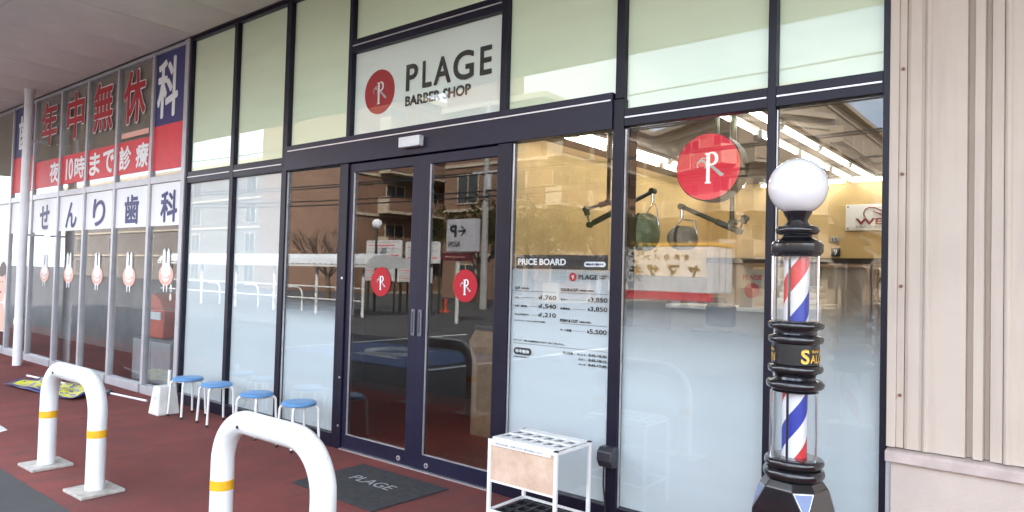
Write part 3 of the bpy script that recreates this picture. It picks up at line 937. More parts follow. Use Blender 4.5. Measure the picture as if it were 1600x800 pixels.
# poster at the far end
ps = thing('window_poster', 'white poster of a dark haired woman in the window at the far left end', 'poster', (-14.7, 0, .4))
q = MB(); q.box(-15.23, -14.20, CY - .004, CY - .0028, .36, 2.03); q.build('sheet', M['white'], ps)
q = MB(); q.disc_y(-14.48, 1.16, .21, CY - .0055, CY - .005, 28, .30); q.prism([(-14.85, .37), (-14.21, .37), (-14.21, .62), (-14.36, .84), (-14.60, .84), (-14.80, .66)], 'y', CY - .0055, CY - .005)
q.m(1); q.disc_y(-14.44, 1.26, .235, CY - .0046, CY - .0044, 28, .30); q.disc_y(-14.50, 1.39, .20, CY - .0065, CY - .006, 24, .09)
q.m(2); q.disc_y(-14.52, 1.03, .055, CY - .0068, CY - .0063, 16, .018)
q.m(1); q.disc_y(-14.57, 1.21, .028, CY - .0068, CY - .0063, 12, .012); q.disc_y(-14.43, 1.21, .028, CY - .0068, CY - .0063, 12, .012)
q.build('portrait_print', [M['skin'], M['hair'], M['red']], ps)
# clinic interior
kind(MB().box(-21, -8.02, 1.6, 1.7, 0, 4.4).build('clinic_back_wall', M['room_grey']), 'structure')
rb = thing('red_bin', 'orange red bin standing behind the clinic window nearest the stools', 'bin', (-9.30, .5, .62))
q = MB(); q.prism([(-9.55, .62), (-9.07, .62), (-9.04, 1.0), (-9.58, 1.0)], 'y', .30, .62); q.build('bin_body', M['orange_bin'], rb, bevel=.02)
q = MB(); q.prism([(-9.60, 1.005), (-9.02, 1.005), (-9.10, 1.12), (-9.30, 1.20), (-9.50, 1.12)], 'y', .27, .65); q.build('lid', M['orange_bin'], rb, bevel=.015)
q = MB(); q.box(-9.50, -9.10, .285, .295, .86, .96); q.build('label_plate', M['white'], rb)
tb = thing('low_cabinet', 'low grey cabinet under the red bin behind the clinic window', 'cabinet', (-9.3, .55, 0))
q = MB(); q.box(-9.85, -8.75, .28, .80, 0, .615); q.build('carcass', M['room_grey'], tb, bevel=.01)
q = MB(); q.box(-9.83, -9.31, .268, .279, .05, .58); q.box(-9.29, -8.77, .268, .279, .05, .58); q.build('cabinet_door', M['clinic_frame'], tb, bevel=.004)

# downpipe
dp = thing('downpipe', 'white round downpipe standing before the clinic windows by the far end', 'pipe', (-12.5, -.30, 0))
q = MB(); q.tube([(-12.42, -.30, .0), (-12.42, -.30, 4.21)], .062, 20); q.build('pipe', M['pvc'], dp, smooth=50)
q = MB(); q.tube([(-12.42, -.30, .62), (-12.42, -.30, .70)], .070, 20); q.tube([(-12.42, -.30, 4.12), (-12.42, -.30, 4.2)], .072, 20); q.build('collar', M['pvc'], dp, smooth=50)
q = MB(); q.box(-12.45, -12.39, -.245, -.03, 1.96, 1.99); q.box(-12.45, -12.39, -.245, -.03, 3.4, 3.43); q.build('bracket', M['clinic_frame'], dp)

# ================================================================== RIGHT HAND WALL
sw = thing('side_wall', 'pink beige metal clad wall with a ledge right of the barber shop window', 'wall', (-.2, .1, 0))
q = MB(); q.box(-.712, -.672, -.030, .05, .767, TOP + .03); q.build('corner_flashing', M['siding'], sw, bevel=.004)
q = MB(); q.box(-.671, -.640, -.012, .05, .767, TOP + .03); q.build('screw_strip', M['siding'], sw)
q = MB()
for z in (1.02, 1.55, 2.10, 2.62, 3.14):
    q.disc_y(-.656, z, .008, -.019, -.011, 10)
q.build('screw', M['rust'], sw)
prof = [(-.638, .03), (-.637, -.010), (-.622, -.020), (-.575, -.020), (-.570, -.014), (-.562, -.014)]
def module(x):
    return [(x, -.020), (x + .010, -.029), (x + .022, -.029), (x + .030, -.017), (x + .172, -.017), (x + .176, .018), (x + .199, .018), (x + .203, -.024), (x + .240, -.024), (x + .246, .016), (x + .262, .016), (x + .268, -.016), (x + .314, -.016)]
def siding_part(pts):
    q = MB()
    z0, z1 = .767, TOP + .03
    vs = [(x, y, z0) for x, y in pts] + [(x, y, z1) for x, y in pts]
    n = len(pts)
    q.add(vs, [(i, i + 1, n + i + 1, n + i) for i in range(n - 1)])
    return q
q = siding_part(prof); q.build('siding_panel', M['siding'], sw, smooth=20)
for i in range(14):
    siding_part(module(-.560 + .317 * i)).build('siding_panel', M['siding'], sw, smooth=20)
q = MB(); q.box(-.712, 4.0, .055, .25, 0, 4.24); q.build('wall_core', M['stucco'], sw)
q = MB(); q.prism([(-.070, .704), (-.070, .748), (-.058, .756), (.05, .768), (.05, .704)], 'x', -.709, 4.0); q.build('ledge', M['ledge'], sw, bevel=.003)
q = MB(); q.box(-.712, -.692, -.028, .05, 0, .703); q.build('plinth_edge', M['clinic_frame'], sw)
q = MB(); q.box(-.690, 4.0, -.040, .05, 0, .702); q.build('plinth', M['stucco'], sw, bevel=.006)

# ================================================================== BOLLARDS
def bollard(xl, xr, label):
    t = thing('u_shaped_bollard', label, 'bollard', ((xl + xr) / 2, -1.885, 0), 'white hoop bollards along the pavement')
    rr, H, br = .060, .815, .235
    zc = H - rr
    path = [(xl, -1.885, 0)] + [(xl, -1.885, z) for z in (.2, .4)]
    path += [(xl + br + x, -1.885, zc - br + z) for x, z in arc(0, 0, br, 180, 90, 10)]
    path += [(xr - br + x, -1.885, zc - br + z) for x, z in arc(0, 0, br, 90, 0, 10)]
    path += [(xr, -1.885, .4), (xr, -1.885, .2), (xr, -1.885, 0)]
    q = MB(); q.tube(path, rr, 28); q.build('pipe', M['bollard'], t, smooth=60)
    for x in (xl, xr):
        q = MB(); q.lathe([(rr - .002, .372), (rr + .0012, .372), (rr + .0012, .424), (rr - .002, .424)], (x, -1.885), 28); q.build('reflective_band', M['yellow'], t, smooth=40)
        q = MB(); q.prism([(x - .150, -2.030), (x + .150, -2.022), (x + .144, -1.742), (x - .152, -1.750)], 'z', 0.0, .022); q.build('footing', M['concrete'], t, bevel=.006)
    q = MB()
    q.tube([(xl + .235, -1.885 - rr + .003, zc - .012), (xl + .235, -1.885 - rr - .004, zc - .012)], .009, 12)
    q.build('vent_plug', M['rubber'], t)
    return t
bollard(-6.120, -5.200, 'white U shaped bollard with two yellow bands standing before the clinic windows')
bollard(-3.545, -2.660, 'large white U shaped bollard in front of the doormat, legs cut off by the frame')

# ================================================================== STOOLS
def make_stool():
    t = thing('round_stool', '', 'stool', (0, 0, 0), 'blue stools along the shop window')
    q = MB(); q.lathe([(.0, .372), (.136, .372), (.146, .375), (.150, .385), (.148, .396), (.136, .404), (.08, .4075), (0, .408)], (0, 0), 40)
    q.build('seat', M['stool_seat'], t, smooth=45)
    for k in range(4):
        a = R(45 + 90 * k)
        pts = [(.06, .365), (.118, .365)] + [(.135 + .033 * math.sin(R(u)) - .0, .330 + .035 * math.cos(R(u))) for u in (0, 25, 50, 75, 90)] + [(.172, .25), (.180, .10), (.186, .022)]
        q = MB(); q.tube([(r * math.cos(a), r * math.sin(a), z) for r, z in pts], .0115, 12)
        l = q.build('leg', M['stool_leg'], t, smooth=50)
        q = MB(); q.tube([(.1850 * math.cos(a), .1850 * math.sin(a), .024), (.1862 * math.cos(a), .1862 * math.sin(a), 0)], .0128, 12); q.build('foot_cap', M['rubber'], l, smooth=50)
    q = MB(); q.tube([(.10 * math.cos(R(u)), .10 * math.sin(R(u)), .360) for u in range(0, 360, 20)], .006, 8, closed=True); q.build('under_ring', M['stool_leg'], t, smooth=50)
    return t
st = make_stool()
spots = [(-7.190, -.275, .05, 'blue round stool beside the white concrete weight, farthest from the doors'),
         (-6.655, -.250, -.12, 'blue round stool second from the concrete weight, by the first slim mullion'),
         (-5.905, -.262, .22, "blue round stool third from the concrete weight, its feet showing below the near bollard's bar"),
         (-5.265, -.240, -.10, 'blue round stool nearest the double doors, in front of the half clear pane')]
for i, (x, y, a, l) in enumerate(spots):
    if i == 0:
        st.location = (x, y, 0); st.rotation_euler = (0, 0, a); st['label'] = l; st0 = st
    else:
        dup(st0, (x, y, 0), a, l)

# ================================================================== DOOR MAT
dm = thing('door_mat', 'dark grey doormat lettered PLAGE lying before the double doors', 'doormat', (-3.97, -.52, 0))
q = MB(); q.prism([(-4.425, -.860), (-3.520, -.868), (-3.490, -.185), (-4.435, -.190)], 'z', .001, .011); q.build('pile', M['mat'], dm, bevel=.004)
q = MB()
v, f = glyphs('PLAGE', .006)
for k in range(2):
    q.add([(-4.205 + .435 * p + .002 * k, -.525 + .105 * s_, .0122 + .0003 * k) for p, s_ in v], f)
q.build('lettering', M['mat_text'], dm)

# ================================================================== UMBRELLA RACK
ur = thing('umbrella_rack', 'white steel umbrella rack with a grid top and peach front panel', 'umbrella rack', (-2.46, -.49, 0))
X0, X1, Y0, Y1, H = -2.705, -2.225, -.665, -.325, .580
pr = .0105
for (x, y) in ((X0, Y0), (X1, Y0), (X0, Y1), (X1, Y1)):
    q = MB(); q.box(x - pr, x + pr, y - pr, y + pr, 0, H); l = q.build('post', M['rack'], ur, bevel=.003)
    q = MB(); q.box(x - pr - .001, x + pr + .001, y - pr - .001, y + pr + .001, H, H + .006); q.build('post_cap', M['rubber'], l)
q = MB()
for y in (Y0, Y1): q.box(X0 + pr, X1 - pr, y - .008, y + .008, .560, .576); q.box(X0 + pr, X1 - pr, y - .007, y + .007, .150, .164)
for x in (X0, X1): q.box(x - .008, x + .008, Y0 + pr, Y1 - pr, .560, .576); q.box(x - .007, x + .007, Y0 + pr, Y1 - pr, .150, .164)
q.box(X0 + pr, X1 - pr, Y0 - .006, Y0 + .006, .326, .338)
q.build('rail', M['rack'], ur, bevel=.002)
# grid top: two rows of six openings, with a lock block beside each
q = MB()
zt0, zt1 = .577, .590
ys = [Y0 + .004, Y0 + .075, Y0 + .150, Y0 + .185, Y0 + .262, Y1 - .004]
q.box(X0 + .012, X1 - .012, ys[0], ys[1], zt0, zt1); q.box(X0 + .012, X1 - .012, ys[2], ys[3], zt0, zt1); q.box(X0 + .012, X1 - .012, ys[4], ys[5], zt0, zt1)
wx = (X1 - X0 - .024)
for r_ in ((ys[1], ys[2]), (ys[3], ys[4])):
    for k in range(7):
        cx = X0 + .012 + wx * k / 6
        a, b_ = max(X0 + .012, cx - .012), min(X1 - .012, cx + .012)
        q.box(a, b_, r_[0] + .0005, r_[1] - .0005, zt0 + .001, zt1 - .001)
q.build('grid_top', M['rack'], ur, bevel=.002)
for row in range(2):
    for k in range(6):
        cx = X0 + .012 + wx * (k + .5) / 6
        yy = (ys[1] if row == 0 else ys[3])
        q = MB(); q.box(cx - .020, cx + .020, yy + .014, yy + .064, zt0 - .012, zt0 + .008); q.build('lock_block', M['rackdark'], ur, bevel=.003)
        q = MB(); put_text(q, str(row * 6 + k + 1), cx - .008, cx + .008, 0, .016, 0, bold=.0006)
        vv = [(x_, yy - .022 + z_, zt1 + .0008 - y_) for x_, y_, z_ in q.v]
        q.v = vv
        q.build('number_tag', M['grey_print'], ur)
q = MB(); q.box(X0 + .02, X1 - .03, Y0 - .0125, Y0 - .0095, .545, .574); q.m(1)
put_text(q, '傘のお忘れ物にご注意ください  鍵をお持ちください', X0 + .05, X1 - .08, .553, .566, Y0 - .0135, bold=.0004)
q.build('label_strip', [M['white'], M['grey_print']], ur)
q = MB(); q.box(X0 + .011, X1 - .011, Y0 - .003, Y0 + .001, .338, .560); q.build('front_panel', M['panel_acryl'], ur)
q = MB(); q.box(X1 - .002, X1 + .001, Y0 + .012, Y1 - .012, .338, .560); q.build('side_panel', M['tube'], ur)
q = MB()
q.box(X0 + .01, X1 - .01, Y0 + .01, Y1 - .01, .118, .128)
for k in range(7):
    x = X0 + .02 + (X1 - X0 - .04) * k / 6
    q.box(x - .004, x + .004, Y0 + .012, Y1 - .012, .128, .150)
for k in range(4):
    y = Y0 + .03 + (Y1 - Y0 - .06) * k / 3
    q.box(X0 + .012, X1 - .012, y - .004, y + .004, .128, .149)
q.build('drip_tray', M['tray'], ur)

# ================================================================== BOX ON THE MULLION
wb = thing('outlet_box', 'dark outlet cover with a hanging cord on the mullion behind the umbrella rack', 'outlet box', (-2.26, -.02, .36))
q = MB(); q.prism([(-.016, .370), (-.016, .500), (-.075, .500), (-.105, .475), (-.108, .420), (-.080, .375)], 'x', -2.312, -2.205); q.build('cover', M['dark_plastic'], wb, bevel=.010, bseg=3)
q = MB(); q.tube([(-2.285, -.055, .376), (-2.290, -.050, .33), (-2.296, -.040, .25), (-2.290, -.030, .16), (-2.280, -.026, .03)], .0055, 8); q.build('cord', M['rubber'], wb, smooth=50)

# ================================================================== BARBER POLE
PX, PYY = -1.004, -.50
bp_ = thing('barber_pole', 'black barber pole with white globe and red white blue striped cylinders', 'barber pole', (PX, PYY, 0))
def lathe_part(name, prof, m, smooth=35, n=48):
    q = MB(); q.lathe(prof, (PX, PYY), n)
    return q.build(name, m, bp_, smooth=smooth)
gc, gr = 2.001, .1325
lathe_part('globe', [(max(0, gr * math.sin(R(a))), gc - gr * math.cos(R(a))) for a in [0.01] + list(range(8, 177, 6)) + [180]], M['globe'], 80, 64)
def ring(zc, r, h, ri):
    """a rounded moulding of half height h swelling from radius ri to r"""
    return [(ri + (r - ri) * max(0, math.cos(R(a))) ** .6, zc + h * math.sin(R(a))) for a in range(-90, 91, 15)]
lathe_part('upper_collar', [(.001, 1.674), (.100, 1.674), (.103, 1.686), (.111, 1.690), (.114, 1.700), (.114, 1.732), (.108, 1.742), (.085, 1.752), (.066, 1.764), (.062, 1.776)] + ring(1.797, .096, .021, .060) + [(.058, 1.822), (.050, 1.830), (.045, 1.842), (.047, 1.852), (.056, 1.866), (.063, 1.880), (.064, 1.892), (.001, 1.892)], M['pole_black'], 30)
lathe_part('middle_collar', [(.001, 1.050)] + [(.104, 1.052)] + ring(1.086, .127, .022, .096) + [(.092, 1.110), (.088, 1.120), (.094, 1.132)] + ring(1.158, .121, .019, .100) + [(.1035, 1.180), (.1035, 1.272)] + ring(1.293, .121, .019, .102) + [(.094, 1.316), (.090, 1.326), (.094, 1.338)] + ring(1.357, .123, .018, .102) + [(.102, 1.378), (.001, 1.380)], M['pole_black'], 30)
lathe_part('lower_collar', [(.001, .652), (.110, .652)] + ring(.682, .134, .024, .105) + [(.104, .708)] + ring(.731, .130, .020, .105) + [(.102, .753), (.001, .755)], M['pole_black'], 30)
for z0, z1 in ((1.378, 1.676), (.752, 1.054)):
    q = MB(); q.lathe([(.0985, z0), (.0985, z1)], (PX, PYY), 48)
    q.f = q.f[:48]; q.mi = q.mi[:48]
    q.build('acrylic_tube', M['tube'], bp_, smooth=60)
    q = MB(); q.lathe([(.055, z0 + .001), (.055, z1 - .001)], (PX, PYY), 48); q.build('striped_drum', M['pole_drum'], bp_, base=(PX, PYY, 0), smooth=60)
    for ang, rad, mm in ((205, .006, 'chrome'), (-12, .005, 'chrome'), (95, .006, 'chrome'), (265, .0058, 'pole_black')):
        rr_ = .104 if mm == 'chrome' else .082
        x, y = PX + rr_ * math.cos(R(ang)), PYY + rr_ * math.sin(R(ang))
        q = MB(); q.tube([(x, y, z0), (x, y, z1)], rad, 10); q.build('tie_rod', M[mm], bp_, smooth=60)
# lettering wrapped on the middle band
def wrap_text(s, a0, a1, z0, z1, r, bold):
    q = MB()
    v, f = glyphs(s, .01)
    for i, (da, dz) in enumerate([(0, 0), (bold, 0), (-bold, 0), (0, bold * r), (0, -bold * r)]):
        vs = []
        for p, s_ in v:
            a = R(a0 + (a1 - a0) * p) + da
            rr_ = r + .0003 * i
            vs.append((PX + rr_ * math.cos(a), PYY + rr_ * math.sin(a), z0 + (z1 - z0) * s_ + dz))
        q.add(vs, f)
    return q.build('gold_lettering', M['gold'], bp_)
cd_a = math.degrees(math.atan2(-3.8594 - PYY, 0 - PX))     # direction to the viewer
for base_a in (cd_a + 14, cd_a + 14 - 157):
    wrap_text('S', base_a, base_a + 19, 1.190, 1.252, .1045, .018)
    wrap_text('ALON', base_a + 23, base_a + 86, 1.192, 1.228, .1045, .012)
    wrap_text('BARBER', base_a + 27, base_a + 84, 1.238, 1.250, .1045, .004)
# pedestal: square shaft whose top corners are cut back to an octagon
q = MB()
ph = R(cd_a + 17)
RS, RB = .187, .193
cor = [Vector((PX + RS * math.cos(ph + PI / 2 * k), PYY + RS * math.sin(ph + PI / 2 * k))) for k in range(4)]
cor_b = [Vector((PX + RB * math.cos(ph + PI / 2 * k), PYY + RB * math.sin(ph + PI / 2 * k))) for k in range(4)]
octo = []
for k in range(4):
    octo.append(cor[k].lerp(cor[k - 1], .26)); octo.append(cor[k].lerp(cor[(k + 1) % 4], .26))
cen = Vector((PX, PYY))
octt = [cen + (p - cen) * .84 for p in octo]
vs = [(p.x, p.y, .655) for p in octt] + [(p.x, p.y, .622) for p in octo] + [(p.x, p.y, .500) for p in cor] + [(p.x, p.y, 0) for p in cor_b]
fs = [tuple(range(8))] + [(i_, 8 + i_, 8 + (i_ + 1) % 8, (i_ + 1) % 8) for i_ in range(8)]
for k in range(4):
    n2_ = (2 * k + 2) % 8
    fs.append((8 + 2 * k + 1, 8 + 2 * k, 16 + k))
    fs.append((8 + 2 * k + 1, 16 + k, 16 + (k + 1) % 4, 8 + n2_))
    fs.append((16 + k, 20 + k, 20 + (k + 1) % 4, 16 + (k + 1) % 4))
q.add(vs, fs)
pd_ = q.build('pedestal', M['pole_black'], bp_)
bm = bmesh.new(); bm.from_mesh(pd_.data); bmesh.ops.recalc_face_normals(bm, faces=bm.faces); bm.to_mesh(pd_.data); bm.free()
md = pd_.modifiers.new('edge', 'BEVEL'); md.width = .004; md.segments = 2; md.limit_method = 'ANGLE'
# pale blue triangles with a light rim laid on the cut corners
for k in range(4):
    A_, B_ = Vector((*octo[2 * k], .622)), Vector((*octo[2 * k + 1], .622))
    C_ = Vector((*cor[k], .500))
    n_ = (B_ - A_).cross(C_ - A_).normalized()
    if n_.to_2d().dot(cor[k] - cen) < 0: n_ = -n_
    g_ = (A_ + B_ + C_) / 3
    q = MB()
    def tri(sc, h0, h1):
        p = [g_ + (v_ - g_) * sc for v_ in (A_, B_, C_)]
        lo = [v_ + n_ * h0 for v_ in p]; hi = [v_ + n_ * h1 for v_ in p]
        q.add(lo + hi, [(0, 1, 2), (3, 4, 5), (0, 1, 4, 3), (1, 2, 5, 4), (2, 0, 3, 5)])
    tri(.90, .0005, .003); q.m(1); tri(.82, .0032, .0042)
    q.build('corner_triangle', [M['alu'], M['pale_blue']], bp_)

# ================================================================== WEIGHT AND BANNER
wt = thing('flag_weight', 'white concrete flag weight with a short stick standing beside the farthest stool', 'weight', (-7.46, -.38, 0))
q = MB()
bx = [(-7.575, -.500), (-7.355, -.500), (-7.355, -.265), (-7.575, -.265)]
cx_, cy_ = -7.465, -.3825
vs = [(x, y, 0) for x, y in bx] + [(cx_ + (x - cx_) * .70, cy_ + (y - cy_) * .74, .295) for x, y in bx]
q.add(vs, [(0, 3, 2, 1), (4, 5, 6, 7), (0, 1, 5, 4), (1, 2, 6, 5), (2, 3, 7, 6), (3, 0, 4, 7)])
q.build('block', M['concrete'].copy(), wt, bevel=.014, bseg=3)
wt.children[0].data.materials[0] = mat('white_cast_concrete', (.62, .61, .57), .85, var=.1, vs=9, bump=.0015, bs=70)
q = MB(); q.box(-7.485, -7.445, -.484, -.474, .16, .185); q.build('grip_recess', M['grey_print'], wt, bevel=.004)
q = MB(); q.tube([(cx_ + .05, cy_ + .02, .28), (cx_ + .05, cy_ + .02, .46)], .017, 14); q.build('stick', M['pvc'], wt, smooth=50)

fb = thing('fallen_banner', 'yellow and navy printed banner lying on the pavement with its white pole', 'banner', (-9.6, -.65, 0))
q = MB()
nx, ny = 46, 16
P00, P10, P11, P01 = Vector((-10.42, -1.02)), Vector((-8.82, -.80)), Vector((-9.05, -.30)), Vector((-10.62, -.52))
vs = []
for j in range(ny + 1):
    for i in range(nx + 1):
        u, v_ = i / nx, j / ny
        p = (P00.lerp(P10, u)).lerp(P01.lerp(P11, u), v_)
        z = .012 + .014 * (1 + math.sin(u * 19 + v_ * 5)) * (.4 + .6 * math.sin(v_ * PI)) + .010 * (1 + math.sin(u * 7 - v_ * 11)) + .018 * v_
        vs.append((p.x + .012 * math.sin(v_ * 9 + u * 14), p.y + .014 * math.sin(u * 13), z))
fs = [(j * (nx + 1) + i, j * (nx + 1) + i + 1, (j + 1) * (nx + 1) + i + 1, (j + 1) * (nx + 1) + i) for j in range(ny) for i in range(nx)]
q.add(vs, fs)
q.mi = [1 if (k % nx < 2 or k % nx > nx - 3 or k // nx < 2) else 0 for k in range(len(fs))]
cl = q.build('cloth', [M['flag'], M['navy']], fb, smooth=80)
sm = cl.modifiers.new('thick', 'SOLIDIFY'); sm.thickness = .002
q = MB(); q.tube([(-10.95, -.60, .035), (-8.21, -.235, .016)], .013, 12); q.build('pole', M['pvc'], fb, smooth=50)
q = MB(); q.tube([(-9.02, -.345, .030), (-8.94, -.334, .030)], .030, 12); q.build('pole_clamp', M['dark_plastic'], fb, smooth=50)

# ================================================================== SHOP INTERIOR
kind(MB().box(-3.2, -.72, .10, 5.15, .002, .006).build('interior_floor', M['room_floor']), 'structure')
kind(MB().box(-7.9, -3.205, .10, 5.15, .002, .006).build('entry_floor', mat('maroon_entry_floor', (.26, .05, .034), .5, var=.15, vs=4)), 'structure')
kind(MB().box(-3.85, -.66, .10, 5.15, 2.82, 2.86).build('interior_ceiling', M['room_ceiling']), 'structure')
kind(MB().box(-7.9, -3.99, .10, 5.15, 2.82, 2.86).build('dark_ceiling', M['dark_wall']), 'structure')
kind(MB().box(-3.85, -.66, 5.10, 5.16, 1.83, 2.82).build('interior_back_wall', M['yellow_wall']), 'structure')
kind(MB().box(-3.85, -.66, 5.10, 5.16, 0, 1.80).build('interior_back_wall_base', M['lower_wall']), 'structure')
kind(MB().box(-3.84, -.67, 5.07, 5.10, 1.795, 1.865).build('wall_rail', M['dark_wall']), 'structure')
q = MB(); q.box(-3.91, -3.85, .86, 5.10, 1.60, 2.82); kind(q.build('interior_partition_wall', M['yellow_wall']), 'structure')
q = MB(); q.box(-3.91, -3.84, .86, 5.10, 0, 1.597); kind(q.build('interior_partition_base_wall', M['room_grey']), 'structure')
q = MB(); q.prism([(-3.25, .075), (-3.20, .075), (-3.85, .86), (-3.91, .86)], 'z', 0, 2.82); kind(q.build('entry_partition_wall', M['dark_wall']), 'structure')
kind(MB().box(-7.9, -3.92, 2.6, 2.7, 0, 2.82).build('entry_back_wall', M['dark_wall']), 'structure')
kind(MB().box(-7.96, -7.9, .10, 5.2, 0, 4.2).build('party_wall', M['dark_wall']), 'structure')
kind(MB().box(-.66, -.60, .06, 5.15, 0, 2.82).build('interior_right_wall', M['yellow_wall']), 'structure')
q = MB(); q.box(-2.31, -2.22, .075, .16, 0, 2.80); kind(q.build('interior_column', M['dark_wall']), 'structure')

def light(x, y, along, label, thin=False):
    t = thing('ceiling_light', label, 'ceiling light', (x, y, 2.80), 'strip lights on the shop ceiling')
    L, hw, r_ = 1.02, (.020 if thin else .032), (.007 if thin else .016)
    q = MB()
    if along == 'y': q.box(x - hw, x + hw, y, y + L, 2.790, 2.818)
    else: q.box(x, x + L, y - hw, y + hw, 2.790, 2.818)
    q.build('housing', M['fixture'], t)
    q = MB()
    if along == 'y': q.tube([(x, y + .02, 2.768), (x, y + L - .02, 2.768)], r_, 10)
    else: q.tube([(x + .02, y, 2.768), (x + L - .02, y, 2.768)], r_, 10)
    q.build('tube', M['tube_light'], t, smooth=60)
    q = MB()
    for u in (.03, L - .03):
        if along == 'y': q.box(x - .015, x + .015, y + u - .02, y + u + .02, 2.755, 2.795)
        else: q.box(x + u - .02, x + u + .02, y - .015, y + .015, 2.755, 2.795)
    q.build('lamp_holder', M['fixture'], t)
nth = ['nearest the glass', 'second from the glass', 'third from the glass', 'fourth, by the back wall']
for k in range(4):
    light(-1.80, .62 + 1.08 * k, 'y', 'lit strip light right of the red disc sign, ' + nth[k])
    light(-2.03, .80 + 1.08 * k, 'y', 'thin lit strip light right of the disc sign, ' + nth[k], True)
    light(-3.28, .62 + 1.08 * k, 'y', 'lit strip light in the row over the steamer arms, ' + nth[k])
    light(-3.46, .80 + 1.08 * k, 'y', 'thin lit strip light over the steamer arms, ' + nth[k], True)
for k in range(2): light(-3.10 + 1.1 * k, 4.95, 'x', ['lit strip light along the back wall, left one', 'lit strip light along the back wall above the white wall sign'][k])

# hanging red disc sign
dsn = thing('disc_sign', 'red round drum sign with a white emblem hanging inside the right window', 'sign', (-2.05, .95, 2.15))
dcx, dcz = -2.052, 2.372
q = MB(); q.disc_y(dcx, dcz, .247, .90, 1.05, 64); q.build('drum', M['black'], dsn, bevel=.006)
q = MB(); q.disc_y(dcx, dcz, .238, .894, .899, 64); q.m(1); emblem(q, dcx + .01, dcz + .01, .205, .892, 1, 2); q.build('face', [mat('added_glow_red', (.72, .03, .07), .35, emit=(1, .04, .08), es=.08), mat('added_glow_white', (.82, .82, .82), .5, emit=(1, .97, .97), es=.14), mat('added_glow_silver', (.5, .55, .54), .4, emit=(.8, .9, .88), es=.06)], dsn)  # weak glow added to face and emblem to brighten them
q = MB(); q.tube([(dcx + .03, .975, dcz + .24), (dcx + .03, .975, 2.81)], .02, 12); q.build('hanger', M['arm'], dsn, smooth=50)

# hair processors on swing arms
def ball(mb, c, rx, ry, rz, n=24, m=14, pw=1.0):
    vs, fs = [], []
    for i in range(m + 1):
        t = PI * i / m
        for j in range(n):
            a = 2 * PI * j / n
            s_ = math.sin(t) ** pw
            wob = 1 + .035 * math.sin(3 * a + 2 * t) + .02 * math.sin(7 * a)
            vs.append((c[0] + rx * s_ * math.cos(a) * wob, c[1] + ry * s_ * math.sin(a) * wob, c[2] - rz * math.cos(t)))
    for i in range(m):
        for j in range(n):
            j2 = (j + 1) % n
            fs.append((i * n + j, i * n + j2, (i + 1) * n + j2, (i + 1) * n + j))
    return mb.add(vs, fs)
def processor(label, pod, rad, arm, m):
    t = thing('hair_steamer', label, 'hair steamer', (pod[0], 1.2, pod[2] - rad[2]))
    q = MB(); ball(q, pod, rad[0], rad[1], rad[2], pw=.7); q.build('hood', m, t, smooth=80)
    q = MB()
    pts = []
    for k in range(15):
        a = R(-70 + 10 * k)
        pts.append((pod[0] - rad[0] * .10, pod[1] - rad[1] * 1.02 * math.cos(a) ** .7 if math.cos(a) > 0 else pod[1], pod[2] + rad[2] * 1.0 * math.sin(a)))
    for k in range(len(pts) - 1):
        a, b_ = Vector(pts[k]), Vector(pts[k + 1])
        for u in (.25, .75):
            c_ = a.lerp(b_, u)
            q.box(c_.x - .010, c_.x + .010, c_.y - .006, c_.y + .004, c_.z - .005, c_.z + .005)
    q.build('stitching', M['black'], t)
    q = MB(); q.tube(arm[0], .018, 10)
    for p in arm[0][1:-1]: q.tube([(p[0], p[1] - .02, p[2]), (p[0], p[1] + .02, p[2])], .026, 12)
    q.tube([(arm[0][0][0], 1.17, arm[0][0][2]), (arm[0][0][0], 1.23, arm[0][0][2])], .024, 12)
    for a_, b_ in zip(arm[0][:-1], arm[0][1:]):
        A_, B_ = Vector(a_), Vector(b_)
        q.tube([A_.lerp(B_, .62), A_.lerp(B_, .94)], .025, 10)
    q.build('swing_arm', M['arm'], t, smooth=50)
    tx, tz = arm[0][0][0], arm[0][0][2]
    q = MB()
    q.tube([(tx, 1.2, tz), (tx, 1.2, tz - .09)], .014, 10)
    hx = pod[0] + rad[0] * .95
    q.tube([(tx - .05, 1.2, pod[2] + rad[2] * .95), (tx, 1.2, tz - .10), (hx - .02, 1.2, tz - .115), (hx, 1.2, pod[2] + rad[2] * .35)], .006, 8)
    q.build('yoke', M['chrome'], t, smooth=50)
processor('olive green hair steamer hood hanging from a jointed arm beside the price board window', (-2.715, 1.2, 1.935), (.135, .13, .155), [[(-2.642, 1.2, 2.262), (-3.235, 1.2, 2.005), (-3.275, 1.2, 2.140), (-3.055, 1.2, 2.190), (-3.055, 1.2, 2.815)]], M['olive'])
processor('small taupe hair steamer hood hanging from the arm that reaches right', (-2.372, 1.2, 1.880), (.120, .115, .095), [[(-2.388, 1.2, 2.125), (-1.930, 1.2, 1.925), (-1.885, 1.2, 2.020), (-1.985, 1.2, 1.985), (-1.985, 1.2, 2.815)]], M['taupe'])

